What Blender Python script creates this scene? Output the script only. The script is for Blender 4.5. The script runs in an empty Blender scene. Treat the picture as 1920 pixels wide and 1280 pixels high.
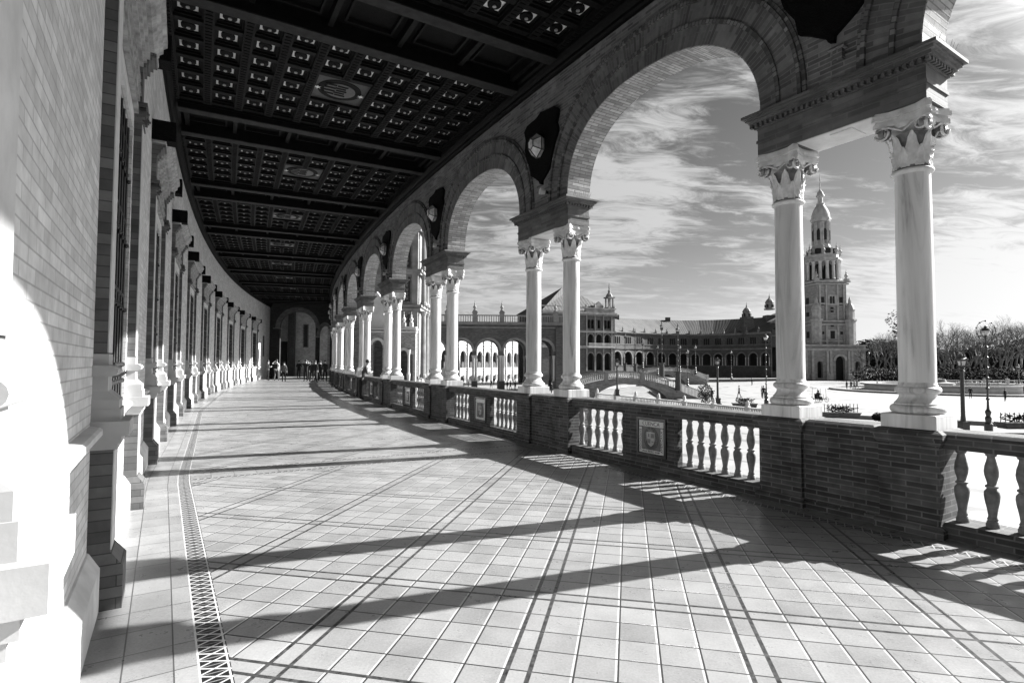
import bpy, bmesh, math, random
from math import sin, cos, pi, radians, sqrt, hypot, atan2
from mathutils import Vector, Matrix, noise
random.seed(7)
scene = bpy.context.scene
# ------------------------------------------------------------------ camera
H = 1.65
F = 1026.2825; PITCH = 0.039209; ROLL = 0.003893
def ray(x, y):
    du, dv = x-960, y-640
    cr, sr = cos(ROLL), sin(ROLL)
    u = du*cr+dv*sr; w = -du*sr+dv*cr
    c, s = cos(PITCH), sin(PITCH)
    zc = -w/F
    return Vector((u/F, c-zc*s, s+zc*c))
cd = bpy.data.cameras.new('camera'); cam = bpy.data.objects.new('camera', cd)
scene.collection.objects.link(cam); scene.camera = cam
cd.sensor_width = 36; cd.lens = F/1920*36; cd.clip_end = 3000; cd.clip_start = 0.05
fw = ray(960, 640).normalized(); rt = (ray(961, 640)-ray(960, 640)).normalized(); up = (ray(960, 639)-ray(960, 640)).normalized()
cam.matrix_world = Matrix(((rt.x, up.x, -fw.x, 0), (rt.y, up.y, -fw.y, 0), (rt.z, up.z, -fw.z, H), (0, 0, 0, 1)))
# ------------------------------------------------------------------ light
SUN_AZ = radians(69.5); SUN_EL = radians(30.8)      # azimuth from +Y towards +X
sd = bpy.data.lights.new('sun', 'SUN'); sd.energy = 4.95; sd.angle = radians(0.53); sd.color = (1, 0.995, 0.985)
sun = bpy.data.objects.new('sun', sd); scene.collection.objects.link(sun)
sv = Vector((sin(SUN_AZ)*cos(SUN_EL), cos(SUN_AZ)*cos(SUN_EL), sin(SUN_EL)))
sun.rotation_euler = sv.to_track_quat('Z', 'Y').to_euler(); sun.location = (40, 10, 40)
scene.view_settings.view_transform = 'Standard'; scene.view_settings.look = 'None'
scene.view_settings.gamma = 1.0; scene.view_settings.exposure = 1.75
W = bpy.data.worlds.new('World'); scene.world = W; W.use_nodes = True
def build_world():
    nt = W.node_tree; N = nt.nodes; L = nt.links; N.clear()
    out = N.new('ShaderNodeOutputWorld'); bg = N.new('ShaderNodeBackground'); L.new(bg.outputs[0], out.inputs[0])
    sky = N.new('ShaderNodeTexSky'); sky.sky_type = 'NISHITA'; sky.sun_disc = False
    sky.sun_elevation = SUN_EL; sky.sun_rotation = SUN_AZ; sky.air_density = 1.0; sky.dust_density = 1.3; sky.ozone_density = 1.5
    bw = N.new('ShaderNodeSeparateColor'); L.new(sky.outputs[0], bw.inputs[0])
    def M(op, a, b=None, c=None, clamp=False):
        n = N.new('ShaderNodeMath'); n.operation = op; n.use_clamp = clamp
        for i, q in enumerate((a, b, c)):
            if q is None: continue
            if isinstance(q, (int, float)): n.inputs[i].default_value = q
            else: L.new(q, n.inputs[i])
        return n.outputs[0]
    # black and white film with a red filter: mostly the red and green part of the sky
    base = M('ADD', M('MULTIPLY', bw.outputs[0], 0.70), M('MULTIPLY', bw.outputs[1], 0.30))
    tc = N.new('ShaderNodeTexCoord'); sx = N.new('ShaderNodeSeparateXYZ'); L.new(tc.outputs['Generated'], sx.inputs[0])
    zz = M('ADD', M('MAXIMUM', sx.outputs[2], 0.0), 0.16)
    cx_ = M('DIVIDE', sx.outputs[0], zz); cy_ = M('DIVIDE', sx.outputs[1], zz)
    cmb = N.new('ShaderNodeCombineXYZ'); L.new(cx_, cmb.inputs[0]); L.new(cy_, cmb.inputs[1])
    mp = N.new('ShaderNodeMapping'); L.new(cmb.outputs[0], mp.inputs[0]); mp.inputs['Rotation'].default_value = (0, 0, radians(-28)); mp.inputs['Scale'].default_value = (0.75, 1.9, 1)
    mp.inputs['Location'].default_value = (1.5, 0.4, 3.1)
    n1 = N.new('ShaderNodeTexNoise'); L.new(mp.outputs[0], n1.inputs['Vector']); n1.inputs['Scale'].default_value = 1.25; n1.inputs['Detail'].default_value = 9; n1.inputs['Roughness'].default_value = 0.58; n1.inputs['Distortion'].default_value = 0.7
    n2 = N.new('ShaderNodeTexNoise'); L.new(cmb.outputs[0], n2.inputs['Vector']); n2.inputs['Scale'].default_value = 0.55; n2.inputs['Detail'].default_value = 3
    n3 = N.new('ShaderNodeTexNoise'); L.new(mp.outputs[0], n3.inputs['Vector']); n3.inputs['Scale'].default_value = 5.5; n3.inputs['Detail'].default_value = 12; n3.inputs['Roughness'].default_value = 0.68; n3.inputs['Distortion'].default_value = 0.9
    dens = M('ADD', M('ADD', M('MULTIPLY', n1.outputs[0], 1.25), M('MULTIPLY', n2.outputs[0], 0.55)), M('MULTIPLY', n3.outputs[0], 1.5))
    # more cloud towards the sun side and lower down
    side = M('MULTIPLY', sx.outputs[0], 0.22)
    low = M('MULTIPLY', M('SUBTRACT', 0.42, sx.outputs[2]), 0.30)
    dens = M('ADD', M('ADD', dens, side), low)
    # the big cloud banks and clear gaps of that afternoon
    for bx_, by_, rad, amp in ((1190, 330, 11, .17), (1330, 165, 10, .18), (1140, 430, 8, .10), (1385, 300, 7, -.30), (1270, 480, 9, -.16), (1620, 430, 8, -.22), (1560, 250, 8, -.15), (1860, 430, 12, .12), (1880, 60, 12, .12), (1830, 220, 8, -.22), (930, 480, 10, .10), (1550, 560, 8, .08), (1750, 560, 9, .15)):
        v = ray(bx_, by_).normalized(); dp = nt.nodes.new('ShaderNodeVectorMath'); dp.operation = 'DOT_PRODUCT'; nrmz = nt.nodes.new('ShaderNodeVectorMath'); nrmz.operation = 'NORMALIZE'
        L.new(tc.outputs['Generated'], nrmz.inputs[0]); L.new(nrmz.outputs[0], dp.inputs[0]); dp.inputs[1].default_value = v
        mr = nt.nodes.new('ShaderNodeMapRange'); mr.interpolation_type = 'SMOOTHSTEP'; L.new(dp.outputs['Value'], mr.inputs[0]); mr.inputs[1].default_value = cos(radians(rad)); mr.inputs[2].default_value = 1.0; mr.inputs[3].default_value = 0; mr.inputs[4].default_value = amp
        dens = M('ADD', dens, mr.outputs[0])
    cov = N.new('ShaderNodeMapRange'); L.new(dens, cov.inputs[0]); cov.interpolation_type = 'SMOOTHSTEP'
    cov.inputs[1].default_value = 1.57; cov.inputs[2].default_value = 2.06
    hz = M('POWER', M('SUBTRACT', 1.0, M('MAXIMUM', sx.outputs[2], 0.0)), 7.0)
    skyv = M('ADD', M('MULTIPLY', base, SKY_K), M('MULTIPLY', hz, 1.5))
    dpn = nt.nodes.new('ShaderNodeVectorMath'); dpn.operation = 'DOT_PRODUCT'; L.new(tc.outputs['Generated'], dpn.inputs[0]); dpn.inputs[1].default_value = sv
    aur = nt.nodes.new('ShaderNodeMapRange'); L.new(dpn.outputs['Value'], aur.inputs[0]); aur.inputs[1].default_value = cos(radians(27)); aur.inputs[2].default_value = 1.0
    sun_fill_glow = M('MULTIPLY', M('POWER', aur.outputs[0], 2.0), 15.0)      # added glow around the sun, mostly out of view, fills the shade
    cloudv = M('ADD', 2.0, M('MULTIPLY', M('POWER', M('MAXIMUM', sx.outputs[0], 0.0), 2.0), 2.3))
    mix = N.new('ShaderNodeMix'); mix.data_type = 'FLOAT'; L.new(M('MULTIPLY', cov.outputs[0], 0.85), mix.inputs[0]); L.new(skyv, mix.inputs[2]); L.new(cloudv, mix.inputs[3])
    tot = M('ADD', mix.outputs[0], sun_fill_glow); c2 = N.new('ShaderNodeCombineColor')
    for i in range(3): L.new(tot, c2.inputs[i])
    L.new(c2.outputs[0], bg.inputs[0]); bg.inputs[1].default_value = 0.1
SKY_K = 0.17
build_world()
# ------------------------------------------------------------------ geometry helpers
COL = scene.collection
CX, CY, R, T0 = 140.129676, 92.709009, 161.483474, -0.565533
BAY = 0.035571*R; HP = 0.008301*R/2          # bay length, half the pair spacing
def shift(s, w):
    k = max(0.0, min(1.0, w/6.8))
    sc = 0.000825*max(0.0, s-20)**2; sw = 0.00022*max(0.0, s)**2
    return (1-k)*sc + k*sw
def G(p):
    s, w, z = p
    t = T0+s/R; r = R+w+shift(s, w)
    return (CX-r*cos(t), CY+r*sin(t), z)
def GA(s): t = T0+s/R; return atan2(cos(t), sin(t))     # heading of local +x (along the gallery)
def at(x, y, Y):
    d = ray(x, y); k = Y/d.y; return Vector((d.x*k, Y, H+d.z*k))
class MB:
    def __init__(s): s.v = []; s.f = []; s.m = []; s.uv = {}; s.cm = 0; s.ch = []
    def add(s, vs, fs, uv=None):
        o = len(s.v); s.v += [tuple(p) for p in vs]; s.ch.append((o, len(s.v), len(s.f), len(s.f)+len(fs)))
        for i, f in enumerate(fs):
            if uv: s.uv[len(s.f)] = uv[i]
            s.f.append([o+j for j in f]); s.m.append(s.cm)
        return s
    def box(s, x0, x1, y0, y1, z0, z1):
        return s.add([(x0,y0,z0),(x1,y0,z0),(x1,y1,z0),(x0,y1,z0),(x0,y0,z1),(x1,y0,z1),(x1,y1,z1),(x0,y1,z1)],
                     [(0,3,2,1),(4,5,6,7),(0,1,5,4),(1,2,6,5),(2,3,7,6),(3,0,4,7)])
    def frus(s, cx, cy, z0, z1, a0, b0, a1, b1):
        return s.add([(cx-a0,cy-b0,z0),(cx+a0,cy-b0,z0),(cx+a0,cy+b0,z0),(cx-a0,cy+b0,z0),(cx-a1,cy-b1,z1),(cx+a1,cy-b1,z1),(cx+a1,cy+b1,z1),(cx-a1,cy+b1,z1)],
                     [(0,3,2,1),(4,5,6,7),(0,1,5,4),(1,2,6,5),(2,3,7,6),(3,0,4,7)])
    def lathe(s, prof, n=24, cx=0, cy=0, ph=0.0, sy=1.0):
        vs = []; fs = []
        for r, z in prof:
            for i in range(n):
                a = 2*pi*i/n+ph; vs.append((cx+r*cos(a), cy+r*sin(a)*sy, z))
        k = len(prof)
        for j in range(k-1):
            for i in range(n):
                i2 = (i+1) % n; fs.append((j*n+i, j*n+i2, (j+1)*n+i2, (j+1)*n+i))
        fs.append(tuple(range(n-1, -1, -1))); fs.append(tuple((k-1)*n+i for i in range(n)))
        return s.add(vs, fs)
    def tube(s, pts, rad, n=6):
        pts = [Vector(p) for p in pts]; vs = []; fs = []
        for i, p in enumerate(pts):
            d = (pts[min(i+1, len(pts)-1)]-pts[max(i-1, 0)]).normalized()
            a = d.orthogonal().normalized() if abs(d.z) > .9 else d.cross(Vector((0,0,1))).normalized(); b = d.cross(a)
            r = rad[i] if isinstance(rad, (list, tuple)) else rad
            for j in range(n):
                t = 2*pi*j/n; vs.append(p+a*cos(t)*r+b*sin(t)*r)
        for i in range(len(pts)-1):
            for j in range(n):
                j2 = (j+1) % n; fs.append((i*n+j, i*n+j2, (i+1)*n+j2, (i+1)*n+j))
        fs.append(tuple(range(n-1, -1, -1))); fs.append(tuple((len(pts)-1)*n+i for i in range(n)))
        return s.add(vs, fs)
    def prism(s, poly, y0, y1):          # polygon in x,z extruded along y
        n = len(poly)
        vs = [(p[0], y0, p[1]) for p in poly]+[(p[0], y1, p[1]) for p in poly]
        fs = [tuple(range(n)), tuple(range(2*n-1, n-1, -1))]+[(i, n+i, n+(i+1) % n, (i+1) % n) for i in range(n)]
        return s.add(vs, fs)
    def sweep(s, prof, xs, cap=True):    # closed profile in y,z swept along x
        n = len(prof); vs = [(x, p[0], p[1]) for x in xs for p in prof]; fs = []
        for i in range(len(xs)-1):
            for j in range(n):
                j2 = (j+1) % n; fs.append((i*n+j, (i+1)*n+j, (i+1)*n+j2, i*n+j2))
        if cap: fs += [tuple(range(n)), tuple((len(xs)-1)*n+i for i in range(n-1, -1, -1))]
        return s.add(vs, fs)
    def sphere(s, c, r, n=10, sz=1.0):
        k = n//2; prof = [(max(1e-4, r*sin(pi*i/k)), c[2]-r*cos(pi*i/k)*sz) for i in range(k+1)]
        return s.lathe(prof, n, c[0], c[1])
    def builds(s, name, mats, *a, **k):      # one object for every group of touching pieces
        n = len(s.ch); bb = []
        for c in s.ch:
            P = s.v[c[0]:c[1]]; bb.append([min(p[i] for p in P)-.015 for i in range(3)]+[max(p[i] for p in P)+.015 for i in range(3)])
        par = list(range(n))
        def fd(i):
            while par[i] != i: i = par[i]
            return i
        for i in range(n):
            for j in range(i):
                if all(bb[i][q] <= bb[j][q+3] and bb[j][q] <= bb[i][q+3] for q in range(3)):
                    x, y = fd(i), fd(j)
                    if x != y: par[x] = y
        gr = {}
        for i in range(n): gr.setdefault(fd(i), []).append(i)
        out = None
        for g_ in gr.values():
            m2 = MB()
            for i in g_:
                c = s.ch[i]; off = len(m2.v)-c[0]; m2.v += s.v[c[0]:c[1]]
                for f in range(c[2], c[3]):
                    if f in s.uv: m2.uv[len(m2.f)] = s.uv[f]
                    m2.f.append([q+off for q in s.f[f]]); m2.m.append(s.m[f])
            out = m2.build(name, mats, *a, **k)
        return out
    def build(s, name, mats, parent=None, fn=None, org=(0,0,0), smooth=None, loc=None):
        me = bpy.data.meshes.new(name)
        vv = [fn(p) for p in s.v] if fn else s.v
        me.from_pydata([(p[0]-org[0], p[1]-org[1], p[2]-org[2]) for p in vv], [], s.f)
        uvl = me.uv_layers.new(name='UVMap'); data = uvl.data
        for pi_, pol in enumerate(me.polygons):
            pol.material_index = s.m[pi_]
            if pi_ in s.uv:
                for k, li in enumerate(pol.loop_indices): data[li].uv = s.uv[pi_][k]
                continue
            idx = s.f[pi_]; a, b, c = Vector(s.v[idx[0]]), Vector(s.v[idx[1]]), Vector(s.v[idx[2]])
            n = (b-a).cross(c-a); ax = max(range(3), key=lambda q: abs(n[q]))
            for k, li in enumerate(pol.loop_indices):
                p = s.v[idx[k]]
                data[li].uv = (p[1], p[2]) if ax == 0 else ((p[0], p[2]) if ax == 1 else (p[0], p[1]))
        for m in (mats if isinstance(mats, (list, tuple)) else [mats]): me.materials.append(m)
        bm = bmesh.new(); bm.from_mesh(me); bmesh.ops.recalc_face_normals(bm, faces=bm.faces); bm.to_mesh(me); bm.free()
        if smooth is not None:
            for p in me.polygons: p.use_smooth = True
            me.set_sharp_from_angle(angle=radians(smooth))
        o = bpy.data.objects.new(name, me); COL.objects.link(o)
        if parent: o.parent = parent
        elif loc is not None: o.location = loc
        return o
def tag(o, label=None, cat=None, group=None, kind=None):
    if label: o['label'] = label
    if cat: o['category'] = cat
    if group: o['group'] = group
    if kind: o['kind'] = kind
    return o
def thing(name, label, cat, loc=(0,0,0), rz=0, group=None):
    o = bpy.data.objects.new(name, None); COL.objects.link(o); o.location = loc; o.rotation_euler = (0,0,rz)
    o.empty_display_size = .2
    return tag(o, label, cat, group)
def kids(o): return [c for c in bpy.data.objects if c.parent == o]
def copy_tree(o, parent=None, ch=None):
    c = o.copy(); COL.objects.link(c)
    if parent: c.parent = parent
    for k in kids(o): copy_tree(k, c)
    return c
def lerp(a, b, t): return a+(b-a)*t
# ------------------------------------------------------------------ materials
def newmat(name):
    m = bpy.data.materials.new(name); m.use_nodes = True; nt = m.node_tree
    return m, nt, nt.nodes['Principled BSDF']
def g(v): return (v, v, v, 1)
def mathn(nt, op, a, b=None, c=None, clamp=False):
    n = nt.nodes.new('ShaderNodeMath'); n.operation = op; n.use_clamp = clamp
    for i, q in enumerate((a, b, c)):
        if q is None: continue
        if isinstance(q, (int, float)): n.inputs[i].default_value = q
        else: nt.links.new(q, n.inputs[i])
    return n.outputs[0]
def noisen(nt, scale, detail=5, rough=.6, vec=None, dist=0):
    n = nt.nodes.new('ShaderNodeTexNoise'); n.inputs['Scale'].default_value = scale; n.inputs['Detail'].default_value = detail
    n.inputs['Roughness'].default_value = rough; n.inputs['Distortion'].default_value = dist
    if vec is None:
        tc = nt.nodes.new('ShaderNodeTexCoord'); vec = tc.outputs['Object']
    nt.links.new(vec, n.inputs['Vector']); return n.outputs[0]
def rampn(nt, src, stops):
    r = nt.nodes.new('ShaderNodeValToRGB'); nt.links.new(src, r.inputs[0]); e = r.color_ramp.elements
    e[0].position, e[0].color = stops[0][0], g(stops[0][1]); e[1].position, e[1].color = stops[-1][0], g(stops[-1][1])
    for p, c in stops[1:-1]: q = e.new(p); q.color = g(c)
    return r.outputs[0]
def bumpn(nt, b, src, st=.3, d=.01):
    n = nt.nodes.new('ShaderNodeBump'); n.inputs['Strength'].default_value = st; n.inputs['Distance'].default_value = d
    nt.links.new(src, n.inputs['Height']); nt.links.new(n.outputs[0], b.inputs['Normal'])
def plain(name, lo, hi, scale=3, rough=.6, bump=.15, met=0, bd=.01, detail=6):
    m, nt, b = newmat(name)
    n = noisen(nt, scale, detail); nt.links.new(rampn(nt, n, [(.3, lo), (.7, hi)]), b.inputs['Base Color'])
    b.inputs['Roughness'].default_value = rough; b.inputs['Metallic'].default_value = met
    if bump: bumpn(nt, b, noisen(nt, scale*6, 4), bump, bd)
    return m
def brick(name, lo, hi, mortar, bw=.27, bh=.055, ms=.007, rough=.8, grime=.4, gs=.9, bump=.5, vary=.5):
    m, nt, b = newmat(name); L = nt.links
    uv = nt.nodes.new('ShaderNodeUVMap'); t = nt.nodes.new('ShaderNodeTexBrick'); L.new(uv.outputs[0], t.inputs[0])
    t.inputs['Color1'].default_value = g(lo); t.inputs['Color2'].default_value = g(hi); t.inputs['Mortar'].default_value = g(mortar)
    t.inputs['Scale'].default_value = 1; t.inputs['Mortar Size'].default_value = ms; t.inputs['Mortar Smooth'].default_value = .2
    t.inputs['Brick Width'].default_value = bw; t.inputs['Row Height'].default_value = bh; t.inputs['Bias'].default_value = -.1
    n = noisen(nt, gs, 8, .65); r = rampn(nt, n, [(.32, 1-grime), (.62, 1.0)])
    n2 = noisen(nt, 9, 4, .6); r2 = rampn(nt, n2, [(.3, 1-vary*.4), (.75, 1+vary*.25)])
    mx = nt.nodes.new('ShaderNodeMix'); mx.data_type = 'RGBA'; mx.blend_type = 'MULTIPLY'; mx.inputs[0].default_value = 1
    L.new(t.outputs[0], mx.inputs[6]); L.new(r, mx.inputs[7])
    mx2 = nt.nodes.new('ShaderNodeMix'); mx2.data_type = 'RGBA'; mx2.blend_type = 'MULTIPLY'; mx2.inputs[0].default_value = 1
    L.new(mx.outputs[2], mx2.inputs[6]); L.new(r2, mx2.inputs[7]); L.new(mx2.outputs[2], b.inputs['Base Color'])
    b.inputs['Roughness'].default_value = rough
    h = mathn(nt, 'ADD', mathn(nt, 'MULTIPLY', t.outputs['Fac'], -1.0), mathn(nt, 'MULTIPLY', noisen(nt, 40, 4), .35))
    bumpn(nt, b, h, bump, .006)
    return m
def marble(name):
    m, nt, b = newmat(name); L = nt.links
    tc = nt.nodes.new('ShaderNodeTexCoord'); oi = nt.nodes.new('ShaderNodeObjectInfo')
    mp = nt.nodes.new('ShaderNodeMapping'); L.new(tc.outputs['Object'], mp.inputs[0]); mp.inputs['Scale'].default_value = (3.6, 3.6, .30)
    cb = nt.nodes.new('ShaderNodeCombineXYZ'); L.new(mathn(nt, 'MULTIPLY', oi.outputs['Random'], 40), cb.inputs[0]); L.new(mathn(nt, 'MULTIPLY', oi.outputs['Random'], 13), cb.inputs[2]); L.new(cb.outputs[0], mp.inputs['Location'])
    n = noisen(nt, 1.6, 10, .62, mp.outputs[0], 2.2); n2 = noisen(nt, .8, 3, .5, mp.outputs[0], .4)
    r = rampn(nt, n, [(.26, .20), (.37, .44), (.46, .60), (.58, .68), (.75, .72)]); r2 = rampn(nt, n2, [(.3, .62), (.6, 1.0)])
    mx = nt.nodes.new('ShaderNodeMix'); mx.data_type = 'RGBA'; mx.blend_type = 'MULTIPLY'; mx.inputs[0].default_value = 1
    L.new(r, mx.inputs[6]); L.new(r2, mx.inputs[7]); L.new(mx.outputs[2], b.inputs['Base Color'])
    b.inputs['Roughness'].default_value = .42; bumpn(nt, b, noisen(nt, 30, 4), .08, .004)
    return m
M = {}
M['marble'] = marble('white_marble')
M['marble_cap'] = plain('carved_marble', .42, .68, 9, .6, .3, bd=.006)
M['marble_cap2'] = plain('carved_marble_dark', .09, .24, 11, .7, .3, bd=.006)  # dark copy: paints shade into the capital recesses, also colours the balusters
M['brick_dark'] = brick('arcade_brick_gallery_side', .10, .26, .24, grime=.5)
M['brick_ent'] = brick('entablature_brick', .09, .19, .14, bw=.33, bh=.062, grime=.5)
M['brick_arch'] = brick('arch_soffit_brick', .26, .52, .16, bw=.27, bh=.06, grime=.35)
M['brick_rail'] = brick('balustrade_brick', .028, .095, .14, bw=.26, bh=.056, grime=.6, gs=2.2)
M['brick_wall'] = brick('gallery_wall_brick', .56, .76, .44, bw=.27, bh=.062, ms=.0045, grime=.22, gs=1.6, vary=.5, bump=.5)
M['brick_pil'] = brick('pilaster_brick_shade_tone', .08, .19, .05, bw=.5, bh=.074, ms=.004, grime=.35, gs=1.4, bump=.35)  # brick darkened further to paint shade onto the pilaster sides
M['brick_hood'] = brick('hood_brick', .16, .42, .14, bw=.22, bh=.05, ms=.004, grime=.4, gs=2.4, bump=.4)
M['hood'] = plain('hood_moulding', .14, .40, 7, .8, .5, bd=.01)
M['hood_band'] = M['hood']
M['stone_ped'] = plain('pedestal_stone', .34, .46, 2.5, .8, .25, bd=.006)
M['brick_end'] = brick('end_wall_brick', .025, .06, .03, grime=.4)
M['brick_vest'] = brick('vestibule_brick', .3, .5, .3, grime=.4)
M['stone_tower'] = plain('tower_stone', .26, .50, .8, .8, .2, bd=.05)
M['brick_mid'] = brick('central_building_brick', .20, .34, .22, bw=.5, bh=.13, ms=.01, grime=.35, gs=.3)
M['brick_tower'] = brick('tower_brick', .26, .40, .30, bw=.9, bh=.25, ms=.02, grime=.3, gs=.12)
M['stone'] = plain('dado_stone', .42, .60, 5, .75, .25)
M['brick_far'] = brick('building_brick', .07, .14, .10, bw=.5, bh=.14, ms=.012, grime=.35, gs=.15)
M['stone_far'] = plain('building_stone', .12, .27, .8, .8, .2, bd=.05)
M['white_far'] = plain('white_facade', .42, .62, .6, .8, .1)
M['dark_glass'] = plain('dark_window_glass', .008, .02, 4, .18, 0)
M['dark_void'] = plain('dark_interior', .012, .02, 1, .9, 0)
M['iron'] = plain('black_iron', .012, .03, 14, .45, .2, .3)
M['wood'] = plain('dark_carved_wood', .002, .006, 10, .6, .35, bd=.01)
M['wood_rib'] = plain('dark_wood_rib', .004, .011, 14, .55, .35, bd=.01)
M['wood_light'] = plain('floor_lit_beam_wood', .014, .035, 6, .6, .3)  # paler tone paints floor light onto the beam undersides
M['tile_white'] = plain('glazed_white_tile', .72, .82, 20, .12, .05)
M['tile_name'] = plain('pale_name_tile', .42, .55, 20, .3, .1)
M['tile_grey'] = plain('glazed_grey_tile', .055, .10, 12, .3, .1)
M['tile_mid'] = plain('glazed_mid_tile', .22, .34, 25, .3, .1)
M['tile_dark'] = plain('glazed_dark_tile', .008, .016, 20, .25, .1)
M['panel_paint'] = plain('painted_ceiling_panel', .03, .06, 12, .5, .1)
M['slate'] = plain('rough_dark_slate', .002, .005, 9, .85, .9, bd=.03)
M['lamp_glass'] = plain('frosted_lamp_glass', .35, .75, 11, .12, .05)
M['roof'] = None
def lattice(name, a, bcol, pitch=.075):
    m, nt, b = newmat(name); L = nt.links
    uv = nt.nodes.new('ShaderNodeUVMap'); sp = nt.nodes.new('ShaderNodeSeparateXYZ'); L.new(uv.outputs[0], sp.inputs[0])
    def tri(q, p): return mathn(nt, 'ABSOLUTE', mathn(nt, 'SUBTRACT', mathn(nt, 'MULTIPLY', mathn(nt, 'FRACT', mathn(nt, 'DIVIDE', q, p)), 2), 1))
    x = tri(sp.outputs[0], .085); yv = mathn(nt, 'DIVIDE', sp.outputs[1], .155); y = mathn(nt, 'ABSOLUTE', mathn(nt, 'SUBTRACT', mathn(nt, 'MULTIPLY', yv, 2), 1))
    d = mathn(nt, 'ABSOLUTE', mathn(nt, 'SUBTRACT', x, y)); d2 = mathn(nt, 'ABSOLUTE', mathn(nt, 'SUBTRACT', mathn(nt, 'ADD', x, y), 1))
    l1 = mathn(nt, 'LESS_THAN', d, .15); l2 = mathn(nt, 'LESS_THAN', mathn(nt, 'ABSOLUTE', mathn(nt, 'SUBTRACT', x, .97)), .05); ed = mathn(nt, 'MULTIPLY', mathn(nt, 'GREATER_THAN', y, .80), mathn(nt, 'LESS_THAN', y, .93))
    f = mathn(nt, 'MAXIMUM', mathn(nt, 'MAXIMUM', l1, mathn(nt, 'MULTIPLY', l2, .45)), ed)
    n = noisen(nt, 60, 3); c = rampn(nt, n, [(.3, .25), (.7, .6)])
    mx = nt.nodes.new('ShaderNodeMix'); mx.data_type = 'RGBA'; L.new(f, mx.inputs[0]); mx.inputs[6].default_value = g(a); mx.inputs[7].default_value = g(bcol)
    L.new(mx.outputs[2], b.inputs['Base Color']); b.inputs['Roughness'].default_value = .4
    return m
M['mosaic'] = lattice('mosaic_border_tile', .012, .42)
def floor_mat(name, pu, pv, tu, tv, offu, offv, bands=True, bt=.24):
    m, nt, b = newmat(name); L = nt.links
    uv = nt.nodes.new('ShaderNodeUVMap'); sp = nt.nodes.new('ShaderNodeSeparateXYZ'); L.new(uv.outputs[0], sp.inputs[0])
    U = mathn(nt, 'ADD', sp.outputs[0], offu); V = mathn(nt, 'ADD', sp.outputs[1], offv)
    def axis(q, per, t, bw):
        x = mathn(nt, 'MULTIPLY', mathn(nt, 'FRACT', mathn(nt, 'DIVIDE', q, per)), per) if bands else q
        if bands:
            # thick strips at both edges of the narrow band
            s1 = mathn(nt, 'MAXIMUM', mathn(nt, 'LESS_THAN', mathn(nt, 'ABSOLUTE', mathn(nt, 'SUBTRACT', x, .014)), .013), mathn(nt, 'LESS_THAN', mathn(nt, 'ABSOLUTE', mathn(nt, 'SUBTRACT', x, bw)), .013))
            inside = mathn(nt, 'GREATER_THAN', x, bw+.05)
            y = mathn(nt, 'MODULO', mathn(nt, 'ADD', mathn(nt, 'MAXIMUM', mathn(nt, 'SUBTRACT', x, bw), 0), 0), t)
            y2 = mathn(nt, 'MODULO', mathn(nt, 'ADD', mathn(nt, 'MAXIMUM', mathn(nt, 'SUBTRACT', x, bw), 0), .012), t)
            dk = mathn(nt, 'MULTIPLY', mathn(nt, 'LESS_THAN', y, .0105), inside)
            glint = mathn(nt, 'MULTIPLY', mathn(nt, 'LESS_THAN', y2, .0115), inside)  # pale line beside the joint, a bevel glint put into the colour
            k = mathn(nt, 'ADD', mathn(nt, 'FLOOR', mathn(nt, 'DIVIDE', q, per)), mathn(nt, 'MULTIPLY', mathn(nt, 'FLOOR', mathn(nt, 'DIVIDE', mathn(nt, 'SUBTRACT', x, bw), t)), .137))
            return s1, dk, glint, k
        y = mathn(nt, 'PINGPONG', x, t/2)
        return None, mathn(nt, 'LESS_THAN', y, .004), None, mathn(nt, 'FLOOR', mathn(nt, 'DIVIDE', mathn(nt, 'ADD', x, t*0), t))
    s1, d1, l1, k1 = axis(U, pu, tu, .137); s2, d2, l2, k2 = axis(V, pv, tv, .13)
    cb = nt.nodes.new('ShaderNodeCombineXYZ'); L.new(k1, cb.inputs[0]); L.new(k2, cb.inputs[1])
    wn = nt.nodes.new('ShaderNodeTexWhiteNoise'); wn.noise_dimensions = '3D'; L.new(cb.outputs[0], wn.inputs['Vector'])
    tile = mathn(nt, 'MULTIPLY_ADD', mathn(nt, 'SUBTRACT', wn.outputs['Value'], .5), .065, bt)
    stain = mathn(nt, 'MULTIPLY_ADD', mathn(nt, 'SUBTRACT', noisen(nt, 2.3, 8, .62), .5), .20, 0)
    fine = mathn(nt, 'MULTIPLY_ADD', mathn(nt, 'SUBTRACT', noisen(nt, 70, 5, .7), .5), .20, 0)
    val = mathn(nt, 'ADD', mathn(nt, 'ADD', tile, stain), fine)
    def mixv(a, f, c):
        n = nt.nodes.new('ShaderNodeMix'); n.data_type = 'FLOAT'; L.new(f, n.inputs[0]); L.new(a, n.inputs[2])
        if isinstance(c, (int, float)): n.inputs[3].default_value = c
        else: L.new(c, n.inputs[3])
        return n.outputs[0]
    if bands:
        val = mixv(val, l1, .40); val = mixv(val, d2, .018); val = mixv(val, d1, .03)
        sp_ = mathn(nt, 'MULTIPLY_ADD', noisen(nt, 26, 3), .17, -.04)
        val = mixv(val, s2, sp_); val = mixv(val, s1, sp_)
        groove = mathn(nt, 'MAXIMUM', d1, d2)
    else:
        val = mixv(val, d1, .06); val = mixv(val, d2, .06); groove = mathn(nt, 'MAXIMUM', d1, d2)
    cc = nt.nodes.new('ShaderNodeCombineColor')
    for i in range(3): L.new(val, cc.inputs[i])
    L.new(cc.outputs[0], b.inputs['Base Color'])
    rr = mathn(nt, 'MULTIPLY_ADD', noisen(nt, 6, 7, .7), .55, .06); L.new(rr, b.inputs['Roughness'])
    h = mathn(nt, 'ADD', mathn(nt, 'MULTIPLY', groove, -1), mathn(nt, 'MULTIPLY', noisen(nt, 25, 5), .25))
    bumpn(nt, b, h, .5, .004)
    return m
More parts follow.
